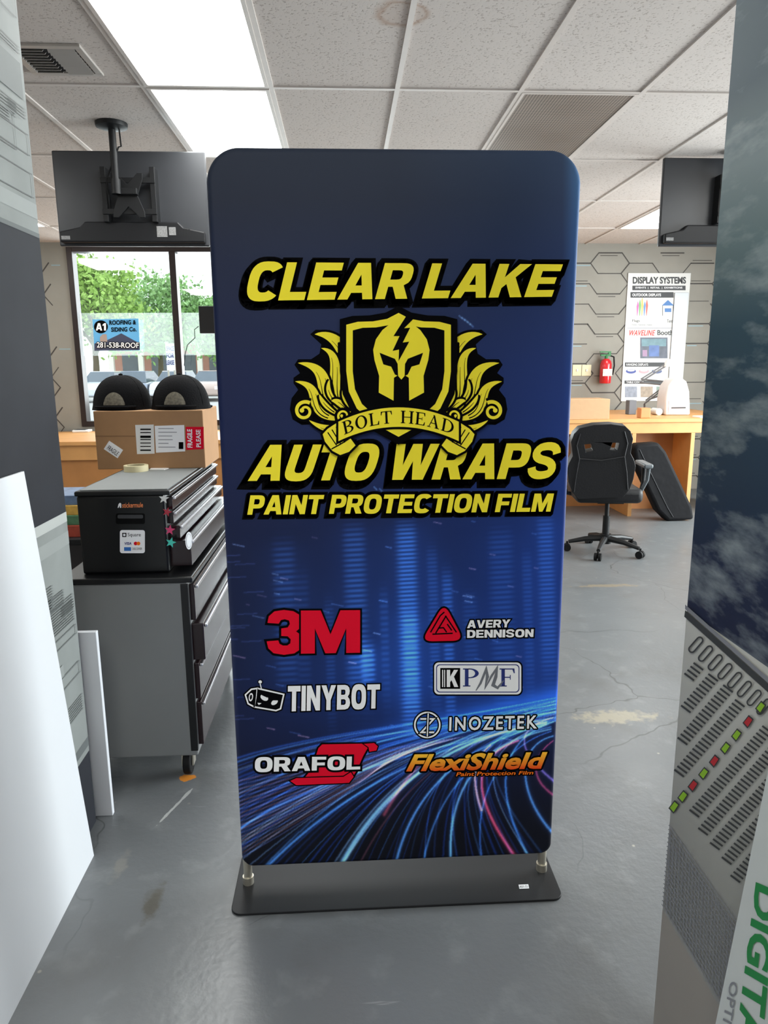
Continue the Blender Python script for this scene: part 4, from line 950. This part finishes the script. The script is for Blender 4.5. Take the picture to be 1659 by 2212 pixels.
A.text('281-538-ROOF',[(209,751),(300,752),(300,740),(209,739)],WHT,4,bold=.02,outline=(BLK,1.4)); A.poly([(216,728),(222,722),(230,722),(232,738),(216,738)],mat('sign_figure',(170,150,140),.6),2)
A.obj('sign_face',r)
pa=aty(200,690,8.386); pb=aty(301,757,8.386); MB().box(pa.x,pb.x,8.379,8.383,pb.z,pa.z).obj('sign_panel',r,sk)
pa=aty(428,661,8.25); pb=aty(474,720,8.25)
r=root('wall_speaker',((pa.x+pb.x)/2,8.3,pb.z),'small black box speaker with thin dangling cable at the window','speaker')
MB().box(pa.x,pb.x,8.25,8.38,pb.z,pa.z).obj('speaker_body',r,blkpl,bevel=.008)
MB().tube([aty(429,705,8.3),aty(420,712,8.3),aty(421,730,8.3),aty(405,745,8.3),aty(400,765,8.3),aty(398,790,8.3)],.004,6).obj('cable',r,rubber)
# ------------------------------------------------------------ televisions (backs)
tvm=mat('tv_back_plastic',(50,52,56),.35,noise=.1); tvd=mat('tv_black',(22,23,26),.4,spec=.3)
def tv(Y,TL_,BR_,label,cen):
    a=aty(*TL_,Y); b=aty(*BR_,Y); x0,x1,z1,z0=a.x,b.x,a.z,b.z; xc=cen if cen is not None else (x0+x1)/2; zc=(z0+z1)/2
    r=root('ceiling_television',(xc,Y,z0),label,'television')
    MB().box(x0,x1,Y+.02,Y+.05,z0,z1).obj('screen_housing',r,tvm,bevel=.008)
    MB().box(x0+.012,x1-.012,Y+.05,Y+.053,z0+.012,z1-.012).obj('screen',r,mat('tv_screen',(12,13,15),.12))
    mb=MB(); mb.prism([(x0+.02,z0+.015),(x1-.02,z0+.015),(x1-.02,z0+.075),(x1-.14,z0+.10),(x1-.17,z0+.13),(x0+.17,z0+.13),(x0+.14,z0+.10),(x0+.02,z0+.075)],'y',Y-.025,Y+.021); mb.obj('electronics_cover',r,tvd,bevel=.008)
    hb=.14
    for sx in (-.155,.125): MB().box(xc+sx,xc+sx+.03,Y-.055,Y+.02,zc-hb,zc+hb+.02).obj('mount_bracket',r,blkpl,bevel=.003)
    mb=MB(); s=.09
    out=[(-s,s+.03),(-s+.03,s+.03),(0,.06),(s-.03,s+.03),(s,s+.03),(s,s),(.055,0),(s,-s),(s,-s-.03),(s-.03,-s-.03),(0,-.06),(-s+.03,-s-.03),(-s,-s-.03),(-s,-s),(-.055,0),(-s,s)]
    mb.prism([(xc+u_,zc+v_) for u_,v_ in out],'y',Y-.075,Y-.062); mb.box(xc-.155,xc+.155,Y-.062,Y-.052,zc+.07,zc+.10); mb.box(xc-.155,xc+.155,Y-.062,Y-.052,zc-.10,zc-.07); mb.obj('mount_plate',r,blkpl,bevel=.002)
    px_=xc-.055; py_=Y-.10
    MB().cyl((px_,py_,zc+.02),(px_,py_,CH-.01),.02,seg=20).cyl((px_,py_,zc+.0),(px_,py_,zc+.08),.027,seg=20).obj('mount_pole',r,blkpl,smooth=True)
    MB().box(px_-.01,xc+.06,py_-.005,Y-.062,zc-.0,zc+.035).obj('mount_arm',r,blkpl,bevel=.004)
    MB().lathe([(.02,-.035),(.05,-.03),(.085,-.022),(.088,-.008),(.088,0)],(px_,py_,CH),28).obj('ceiling_flange',r,blkpl,smooth=True)
    MB().tube([(px_+.04,py_,CH-.02),(px_+.045,py_,CH-.12),(px_+.03,py_,zc+.25),(px_-.05,py_,zc+.08),(px_-.06,py_+.05,zc-.1)],.005,6).obj('cable',r,rubber)
    lg=mat('label_grey',(130,130,130),.5,noise=.7,ns=160)
    for (u0,u1,v0,v1) in ((x0+.03,x0+.08,z0+.03,z0+.05),(xc+.14,xc+.2,z0+.045,z0+.105),(xc+.21,xc+.25,z0+.055,z0+.10)): MB().box(u0,u1,Y-.0262,Y-.0255,v0,v1).obj('rating_label',r,lg)
    mb=MB()
    for i in range(14): mb.box(x1-.32+i*.016,x1-.312+i*.016,Y-.0258,Y-.0252,z0+.05,z0+.09)
    mb.obj('vent_slots',r,blkpl)
    return r
tv(4.55,(107,322),(452,531),'large flat television hung from ceiling pole, back towards viewer',aty(285,440,4.55).x)
tv(4.95,(1438,338),(1438+303,532),'flat television hung from ceiling beside display wall, back towards viewer',None)
# ------------------------------------------------------------ right desk area
dz1=.97; d0=atz(1512,914,dz1)
dx0,dx1=.9,d0.x+.9; dy0,dy1=6.85,8.34
xl_=aty(1488,1030,dy0).x
r=root('work_table',((dx0+dx1)/2,7.6,0),'large pine work table with open shelf bays','table')
MB().box(dx0,dx1,dy0,dy1,dz1-.035,dz1).obj('table_top',r,wood,bevel=.004)
MB().box(dx0,dx1-.02,dy0+.02,dy0+.045,dz1-.14,dz1-.035).obj('apron',r,wood,bevel=.003)
for x in (dx0+.02,aty(1362,1030,dy0).x,xl_,dx1-.12): MB().box(x,x+.04,dy0+.02,dy0+.8,0,dz1-.14).obj('side_panel',r,wood,bevel=.003)
MB().box(aty(1362,1030,dy0).x+.04,xl_,dy0+.4,dy0+.43,0,dz1-.14).obj('back_panel',r,woodd)
MB().box(dx0+.06,aty(1362,1030,dy0).x,dy0+.6,dy0+.63,0,dz1-.14).obj('back_panel',r,woodd)
p0=atz(1200,914,dz1); p1=atz(1357,914,dz1); yc_=max(p1.y,dy0+.03); hh=aty(1300,862,yc_).z-dz1
r=root('cardboard_box',((p0.x+p1.x)/2,yc_+.15,dz1),'long low cardboard carton taped shut on the work table','box')
MB().box(p0.x,p1.x,yc_,yc_+.32,dz1,dz1+hh).obj('carton',r,card2,bevel=.004); MB().box(p0.x+.01,p1.x-.01,yc_+.14,yc_+.19,dz1+hh,dz1+hh+.001).obj('packing_tape',r,mat('brown_tape',(170,128,84),.3))
# scissor arm lamp
p=atz(1392,893,dz1); yl=p.y
r=root('desk_lamp',(p.x,yl,dz1),'grey metal desk lamp with folding scissor arms','lamp')
wl=mat('white_enamel',(226,224,220),.35); lampm=mat('lamp_arm_grey',(110,110,112),.4,.4)
MB().lathe([(.07,0),(.08,.004),(.07,.02),(.015,.025)],(p.x,yl,dz1),24).obj('lamp_base',r,wl,smooth=True)
J=[aty(1392,872,yl),aty(1444,832,yl),aty(1382,826,yl),aty(1446,786,yl),aty(1404,862,yl),aty(1450,846,yl)]
mb=MB()
for a,b in ((J[0],J[1]),(J[1],J[2]),(J[2],J[3]),(J[0],J[4]),(J[4],J[5]),(J[5],J[1])): mb.cyl(a,b,.009,seg=8)
for a,b in ((J[1],J[2]),(J[2],J[3]),(J[0],J[1])): 
    o_=Vector((.012,0,.035)); mb.cyl(a+o_,b+o_,.008,seg=8)
mb.cyl((p.x,yl,dz1+.02),J[0],.010,seg=10); mb.obj('lamp_arm',r,lampm,smooth=True)
MB().lathe([(.02,.05),(.035,.04),(.06,-.01),(.065,-.03)],tuple(J[3]),20).obj('lamp_head',r,wl,smooth=True)
# white roll-fed machine
yp=yl-.34; S_=lambda a,b:(aty(a,b,yp).x,max(aty(a,b,yp).z,dz1+.002))
x_a,x_b=S_(1436,905)[0],S_(1491,905)[0]
r=root('label_printer',((x_a+x_b)/2,yp+.1,dz1),'small rounded white roll-fed machine on the work table','printer')
pr=[(x_a,dz1+.001),S_(1438,860),S_(1444,834),S_(1456,818),S_(1472,815),S_(1484,824),S_(1490,846),(x_b,dz1+.001)]
MB().prism(pr,'y',yp,yp+.22).obj('printer_body',r,mat('shade_white',(222,214,211),.5),bevel=.02,seg=3,smooth=True)
MB().box(x_a+.03,x_b-.03,yp-.004,yp+.002,dz1+.02,dz1+.17).obj('front_panel',r,mat('printer_panel_rose',(206,182,180),.5)); MB().box(x_a+.06,x_b-.06,yp-.006,yp-.003,dz1+.07,dz1+.085).obj('paper_slot',r,DKG)
MB().cyl((x_a-.05,yp+.03,dz1+.036),(x_a-.05,yp+.18,dz1+.036),.035,seg=24).obj('paper_roll',r,paper,smooth=True)
p=atz(1410,905,dz1); MB().box(p.x-.08,p.x+.02,dy0+.12,dy0+.22,dz1,dz1+.10).obj('wooden_block',None,mat('orange_block',(196,130,76),.5),bevel=.006,label='small wooden block box on the work table',cat='wooden box')
p=atz(1512,902,dz1); MB().box(p.x-.02,p.x+.2,p.y-.05,p.y+.12,dz1,dz1+.012).obj('paper_stack',None,paper,label='thin stack of loose white papers on the table',cat='papers')
p=atz(1378,897,dz1); MB().box(p.x-.06,p.x+.02,p.y+.1,p.y+.2,dz1,dz1+.15).obj('parts_bin',None,mat('bin_grey',(96,98,104),.5),bevel=.006,label='small grey plastic parts bin on the work table',cat='bin')
yw=YB-.006
r=root('wall_poster',tuple(aty(1415,866,yw)),'tall white display catalogue poster on the wallpapered wall','poster')
pa=aty(1357,590,yw); pb=aty(1492,590,yw); zb_=aty(1410,866,yw).z
MB().box(pa.x,pb.x,yw-.006,yw+.001,zb_,pa.z).obj('poster_sheet',r,mat('poster_white',(206,206,203),.45,noise=.02))
A=Art('y',yw-.007,.0006); PD=mat('poster_black',(42,42,44),.5)
A.text('DISPLAY SYSTEMS',q(1367,598,1482,613),PD,1,bold=.035); A.rect(1366,617,1481,627,PD,1); A.text('EVENTS  |  RETAIL  |  EXHIBITIONS',q(1373,619.5,1474,624.5),WHT,2,bold=.01)
A.rect(1362,631,1455,643,PD,1); A.text('OUTDOOR DISPLAYS',q(1366,634,1428,640),WHT,2,bold=.02)
fn=('flag_magenta','flag_green','flag_yellow','flag_blue','flag_red')
for i,c in enumerate(((190,90,160),(110,170,100),(220,175,90),(90,130,190),(190,90,80))): A.poly([(1376+i*5,682),(1375.5+i*5,662-(i%3)*6),(1378+i*5,650-(i%3)*4),(1380+i*5,660),(1377+i*5,682)],mat(fn[i],c,.5),1)
blu=mat('tent_blue',(60,110,170),.5); A.poly([(1430,660),(1443,648),(1456,660)],blu,1); A.rect(1431,660,1432,682,PD,1); A.rect(1454,660,1455,682,PD,1); A.rect(1436,666,1450,674,blu,1)
A.text('Flags',q(1366,690,1382,697),PD,1); A.text('Tents',q(1441,690,1455,697),PD,1); A.text('Dome | Teardrop | Feather',q(1365,700,1410,704),GRY,1)
A.text('WAVELINE',[(1357,725),(1413,725),(1416,713),(1360,713)],mat('poster_red',(205,40,34),.5),1,geom=tgeom('WAVELINE',.02,1.08)); A.text('Booth',q(1420,713,1454,724),PD,1,bold=.02)
A.rect(1355,708,1456,709,GRY,1)
A.rect(1383,729,1442,774,mat('photo_dark',(84,90,104),.5,noise=.6,ns=12),1); A.rect(1386,732,1439,748,mat('photo_teal',(96,128,138),.5,noise=.5,ns=14),2); A.rect(1402,746,1424,770,mat('photo_blue',(80,106,160),.5,noise=.5,ns=14),3); A.rect(1388,756,1398,770,mat('photo_pink',(150,120,150),.5),2)
A.rect(1350,783,1454,792,PD,1); A.text('HANGING DISPLAYS',q(1353,785,1400,790),WHT,2)
for x,c,nm in ((1363,(50,66,140),'ring_blue'),(1391,(180,150,158),'ring_pink'),(1419,(70,86,128),'ring_navy')): A.ell(x,802,11,5,mat(nm,c,.5),1); A.ell(x,800,8,2.4,mat('poster_white',(206,206,203)),2)
A.rect(1349,822,1452,829,PD,1); A.text('TABLE COVERS',q(1353,823.5,1390,827.5),WHT,2)
for i in range(3): A.rect(1350+i*34,835,1376+i*34,858,mat(('picture_grey','picture_tan','picture_green')[i],[(130,136,150),(150,136,120),(126,144,134)][i],.5,noise=.5,ns=30),1)
A.obj('poster_print',r)
pa=aty(1458,632,yw-.02); pb=aty(1488,632,yw-.02); zb2=aty(1465,868,yw-.02).z
MB().box(pa.x,pb.x,yw-.02,yw-.0105,zb2,pa.z).obj('metal_strip',r,mat('brushed_aluminium',(158,161,166),.4,.3),label='pale metal strip over the poster edge',bevel=.002)
pc=aty(1309,800,YB-.09); x=pc.x; y=YB-.08; zb=aty(1309,829,y).z; zt=aty(1309,775,y).z; H=zt-zb
r=root('fire_extinguisher',(x,y,zb),'red fire extinguisher mounted on the wallpapered wall','fire extinguisher')
MB().lathe([(.03,0),(.062,.006),(.066,.02),(.066,H-.06),(.055,H-.025),(.03,H)],(x,y,zb),28).obj('cylinder',r,mat('extinguisher_red',(200,25,35),.25,coat=.5),smooth=True)
MB().box(x-.055,x+.055,y-.0675,y-.06,zb+.09,zb+.17).obj('instruction_label',r,mat('extinguisher_label',(210,200,190),.5,noise=.5,ns=50))
mb=MB(); mb.cyl((x,y,zt-.01),(x,y,zt+.05),.018,seg=12); mb.box(x-.07,x+.05,y-.012,y+.012,zt+.03,zt+.05); mb.box(x-.08,x+.05,y-.01,y+.01,zt+.07,zt+.085); mb.box(x+.02,x+.05,y-.01,y+.01,zt+.045,zt+.075); mb.obj('valve_handle',r,mat('valve_green',(40,110,60),.5),bevel=.002)
MB().tube([(x+.03,y,zt+.04),(x+.085,y-.01,zt+.02),(x+.095,y-.01,zt-.08),(x+.08,y-.01,zb+.1)],.009,8).obj('hose',r,rubber,smooth=True)
MB().box(x-.02,x+.02,y+.06,YB+.001,zb+.1,zb+.25).obj('wall_bracket',r,steel)
for k,(a,b) in enumerate(((1237,1255),(1257,1276))):
    pa=aty(a,788,YB); pb=aty(b,812,YB)
    r=root('light_switch',((pa.x+pb.x)/2,YB-.006,pb.z),'ivory light switch plate on the wallpapered wall','light switch',group='wall switch plates')
    MB().box(pa.x,pb.x,YB-.008,YB+.001,pb.z,pa.z).obj('switch_plate',r,mat('ivory_plate',(206,198,164),.4),bevel=.003)
    c=(pa.x+pb.x)/2; zc=(pa.z+pb.z)/2; MB().box(c-.008,c+.008,YB-.018,YB-.007,zc-.012,zc+.014).obj('switch_toggle',r,paper,bevel=.002)
# ------------------------------------------------------------ office chair
p=atz(1306,1192,0); CHR=root('office_chair',(p.x,p.y,0),'black padded swivel office chair with headrest slots, seen from behind','office chair')
CHR.rotation_euler=(0,0,rad(-8))
lea=mat('black_leatherette',(14,14,17),.5,noise=.1,bump=.1,bs=80,spec=.35)
mb=MB(); mb.cyl((0,0,.075),(0,0,.15),.045,seg=20)
for i in range(5):
    a=rad(90+72*i+14); e=Vector((math.cos(a),math.sin(a),0)); mb.tube([e*.03+Vector((0,0,.115)),e*.16+Vector((0,0,.105)),e*.29+Vector((0,0,.078))],[.026,.021,.015],8)
mb.obj('star_base',CHR,blkpl,smooth=True,local=True)
for i in range(5):
    a=rad(90+72*i+14); e=Vector((math.cos(a),math.sin(a),0)); s_=Vector((-e.y,e.x,0)); c=e*.30+Vector((0,0,.03))
    mb=MB(); mb.cyl(c+s_*.006,c+s_*.026,.03,seg=18); mb.cyl(c-s_*.006,c-s_*.026,.03,seg=18); mb.cyl(c-s_*.008,c+s_*.008,.014,seg=10); mb.cyl(c+Vector((0,0,.0)),c+Vector((0,0,.05)),.008,seg=8); mb.obj('caster',CHR,rubber,smooth=True,local=True)
MB().cyl((0,0,.12),(0,0,.30),.028,seg=20).cyl((0,0,.28),(0,0,.43),.018,seg=16).box(-.1,.1,-.12,.12,.42,.445).obj('gas_lift',CHR,blkpl,smooth=True,local=True)
MB().box(-.29,.22,-.24,.28,.44,.56).obj('seat',CHR,lea,bevel=.045,seg=4,smooth=True,local=True)
half=[(.17,.50),(.215,.56),(.24,.64),(.252,.74),(.238,.79),(.212,.84),(.218,.90),(.226,.95),(.205,1.01),(.165,1.05),(.06,1.07)]
out=[(a,b) for a,b in half]+[(-a,b) for a,b in half[::-1]]
h1=[(.06,.875),(.115,.865),(.128,.925),(.078,.928)]; h2=[(-a,b) for a,b in h1][::-1]
mb=MB(); mb.prism(out,'y',-.055,.045,holes=[h1,h2])
TB=Matrix.Translation((-.115,-.22,.5))@Matrix.Rotation(rad(7),4,'X')@Matrix.Rotation(rad(-3),4,'Y')@Matrix.Translation((0,0,-.5))
mb.obj('backrest',CHR,lea,bevel=.022,seg=3,smooth=True,local=True,T=TB)
mb=MB(); 
for sg in (-1,1): mb.tube([(sg*.20,-.058,.56),(sg*.185,-.064,.70),(sg*.165,-.064,.82),(sg*.185,-.06,.92),(sg*.16,-.058,1.01)],.004,6)
mb.tube([(-.165,-.064,.82),(0,-.066,.80),(.165,-.064,.82)],.004,6)
mb.obj('seam_piping',CHR,mat('seam_dark',(30,30,33),.5),smooth=True,local=True,T=TB)
armg=mat('arm_grey',(100,106,110),.45)
for s_ in (-1,1):
    mb=MB(); mb.box(s_*.30-.035-.03,s_*.30+.035-.03,-.13,.16,.70,.735); o=mb.obj('armrest',CHR,armg,bevel=.012,seg=3,local=True,smooth=True)
    MB().tube([(s_*.20-.03,.02,.465),(s_*.29-.03,.03,.48),(s_*.315-.03,.06,.56),(s_*.31-.03,.04,.705)],.017,10).obj('armrest_post',o,blkpl,smooth=True,local=True)
    MB().tube([(s_*.31-.03,-.1,.705),(s_*.325-.03,-.02,.60),(s_*.30-.03,.04,.50)],.014,8).obj('armrest_brace',o,armg,smooth=True,local=True)
yb=6.62; pts=[(1366,992),(1376,984),(1420,981),(1436,1000),(1492,1118),(1496,1146),(1440,1150),(1418,1128),(1372,1030)]
P3=[aty(a,b,yb) for a,b in pts]; zmn=min(v.z for v in P3); P2_=[(v.x,v.z-zmn) for v in P3]
r=root('equipment_bag',(P3[6].x,yb,0),'long black padded carry bag leaning against the work table','bag')
bagm=mat('black_nylon',(15,15,18),.75,noise=.3,ns=10,bump=.7,bs=8,spec=.2)
MB().prism(P2_,'y',yb-.02,yb+.13).obj('bag_body',r,bagm,bevel=.03,seg=3,smooth=True)
pt_=[(1380,996),(1396,1030),(1440,1120),(1452,1140)]; mb=MB(); mb.tube([Vector((aty(a,b,yb-.02).x,yb-.022,aty(a,b,yb).z-zmn)) for a,b in pt_],.004,6); mb.obj('zip_piping',r,mat('seam_dark',(30,30,33)))
# ------------------------------------------------------------ outdoors
MB().box(-60,60,8.7,130,-.35,-.15).obj('parking_lot',None,mat('asphalt',(176,176,174),.9,noise=.08,ns=2),label='pale asphalt parking lot outside the window',cat='parking lot')
MB().box(-60,60,43,72,-.15,-.08).obj('lawn',None,mat('lawn_grass',(150,180,90),.9,noise=.25,ns=1.5),label='green lawn strip beyond the parking lot',cat='lawn')
barkm=mat('tree_bark',(92,78,64),.9)
def tree_mesh(seed,R,H):
    rs=np.random.RandomState(seed); n=9000; nc=46; cl_=rs.randn(nc,3); cl_/=np.linalg.norm(cl_,axis=1)[:,None]; cl_*=rs.uniform(.2,1,(nc,1))**.5; cl_*=np.array([R*.85,R*.6,H*.44])
    V=[];Fs=[]
    for i in range(n):
        c=cl_[rs.randint(nc)]+rs.randn(3)*R*.13; s=rs.uniform(.10,.22); a=rs.randn(3); a/=np.linalg.norm(a); b=np.cross(a,rs.randn(3)); b/=np.linalg.norm(b)
        k=len(V); V+=[c-a*s,c+b*s*.7,c+a*s,c-b*s*.7]; Fs.append((k,k+1,k+2,k+3))
    return V,Fs
def tree(pxc,ptop,Y,R,lab,green,seed):
    b=aty(pxc,790,Y); H=aty(pxc,ptop,Y).z+.1; ch=H*.72; zc=H-ch*.48; V,Fs=tree_mesh(seed,R,ch)
    r=root('tree',(b.x,Y,-.08),lab,'tree')
    me=bpy.data.meshes.new('foliage'); me.from_pydata([tuple(v+np.array([0,0,zc])) for v in V],[],Fs); me.update()
    finish(me,'foliage',r,[mat('leaf_green_'+'abcde'[seed-11],green,.7,noise=.4,ns=.8)],False,None,None,None,0,local=True)
    mb=MB(); mb.tube([(0,0,0.01),(.1,0,H*.25),(0,.1,H*.6)],[.25,.18,.1],10)
    for i in range(5): a=i*1.26; mb.tube([(0.05,0,H*(.28+.04*i)),(math.cos(a)*R*.3,math.sin(a)*R*.3,H*.5),(math.cos(a)*R*.55,math.sin(a)*R*.5,H*.66)],[.10,.06,.03],6)
    mb.obj('trunk',r,barkm,smooth=True,local=True)
tree(205,562,47,3.5,'broad leafy green oak tree beyond the parking lot',(156,192,96),11)
tree(345,590,56,4.4,'leafy green tree with lighter crown behind parked cars',(146,186,122),12)
tree(478,640,66,3.2,'smaller dark green tree near brick building',(136,172,112),13)
pa=aty(240,738,78); pb=aty(620,738,78)
r=root('brick_building',((pa.x+pb.x)/2,80,-.15),'long low brick building with white columns across the lot','building')
MB().box(pa.x,pb.x,78,84,-.15,4.2).obj('building_body',r,mat('brick_red',(186,136,120),.9,noise=.15,ns=3)); MB().box(pa.x-.5,pb.x+.5,76.5,84.5,3.9,4.6).obj('roof_fascia',r,mat('fascia_cream',(220,210,196),.8))
xx_=pa.x; cw=mat('column_white',(226,222,214),.8); wd=mat('dark_glass',(80,90,100),.2)
while xx_<pb.x:
    MB().box(xx_,xx_+.5,76.6,77.1,-.15,3.9).obj('column',r,cw)
    if xx_+2.6<pb.x: MB().box(xx_+1,xx_+2.6,77.94,78,.7,2.9).obj('building_window',r,wd)
    xx_+=3
def car(px,Y,rot,c,lab):
    b=aty(px,800,Y); r=root('parked_car',(b.x,Y,-.15),lab,'car',group='cars in the parking lot'); r.rotation_euler=(0,0,rot)
    body=[(-2.2,.3),(-2.25,.7),(-2.1,.92),(-1.2,.98),(1.0,1.0),(2.0,.9),(2.25,.7),(2.25,.32),(1.8,.25),(-1.8,.25)]
    pm=mat('car_paint_%s'%lab.split()[0].replace('-','_'),c,.25,.3,coat=1)
    MB().prism(body,'y',-.86,.86).obj('body',r,pm,bevel=.08,seg=3,smooth=True,local=True)
    mb=MB()
    v=[(-1.95,-.78,.95),(1.2,-.78,.95),(1.2,.78,.95),(-1.95,.78,.95),(-1.35,-.6,1.46),(.45,-.6,1.46),(.45,.6,1.46),(-1.35,.6,1.46)]
    vs=[mb.bm.verts.new(p) for p in v]
    for f in ((0,1,5,4),(1,2,6,5),(2,3,7,6),(3,0,4,7),(4,5,6,7)): mb.f([vs[i] for i in f])
    mb.obj('cabin_glass',r,mat('car_glass',(80,94,106),.1),local=True,bevel=.03)
    MB().box(-1.3,.42,-.6,.6,1.45,1.5).obj('roof',r,pm,local=True,bevel=.03)
    for x in (-1.4,1.4):
        for y in (-.77,.77): MB().cyl((x,y-.1,.33),(x,y+.1,.33),.33,seg=24).obj('wheel',r,rubber,local=True,smooth=True)
    for y in (-.65,.65): MB().box(2.2,2.27,y-.15,y+.15,.6,.75).obj('headlight',r,paper,local=True)
car(226,38,rad(-90),(206,214,222),'silver sedan parked nose-in outside the window'); car(303,38,rad(90),(130,142,160),'blue-grey car parked outside the window'); car(380,38,rad(-90),(216,218,222),'white hatchback parked outside the window')
car(457,38,rad(-90),(180,160,150),'beige car parked outside the window')
pa=aty(357,742,14); pb=aty(378,800,14)
r=root('lease_sign',((pa.x+pb.x)/2,14,-.15),'white upright lease sign on posts outside','sign')
MB().box(pa.x,pb.x,14,14.03,pb.z,pa.z).obj('sign_panel',r,paper); MB().box(pa.x,pa.x+.03,14.03,14.06,-.15,pa.z).obj('sign_post',r,steel); MB().box(pb.x-.03,pb.x,14.03,14.06,-.15,pa.z).obj('sign_post',r,steel)
A=Art('y',14,.003)
for i,t in enumerate(('SPACE','FOR','LEASE')): A.text(t,q(359,748+i*15,376,758+i*15),NAV,1,bold=.02)
A.obj('sign_lettering',r)
# ------------------------------------------------------------ light
W=bpy.data.worlds.new('world'); scn.world=W; W.use_nodes=True; bg=W.node_tree.nodes['Background']; bg.inputs[0].default_value=(.9,.95,1,1); bg.inputs[1].default_value=2.1
def area(name,loc,rot,sx,sy,e,c=(1,1,1)):
    l=bpy.data.lights.new(name,'AREA'); l.shape='RECTANGLE'; l.size=sx; l.size_y=sy; l.energy=e; l.color=c
    o=bpy.data.objects.new(name,l); o.location=loc; o.rotation_euler=rot; COL.objects.link(o); return o
area('daylight_right_window',(XR_+.5,4.4,1.6),(0,rad(78),0),2.2,4.2,620,(.98,.99,1))
area('daylight_back_window',((WX0+WX1)/2,YB+.7,2.0),(rad(-75),0,0),4.5,1.9,150,(.95,.98,1))
scn.view_settings.view_transform='Standard'; scn.view_settings.exposure=0.24
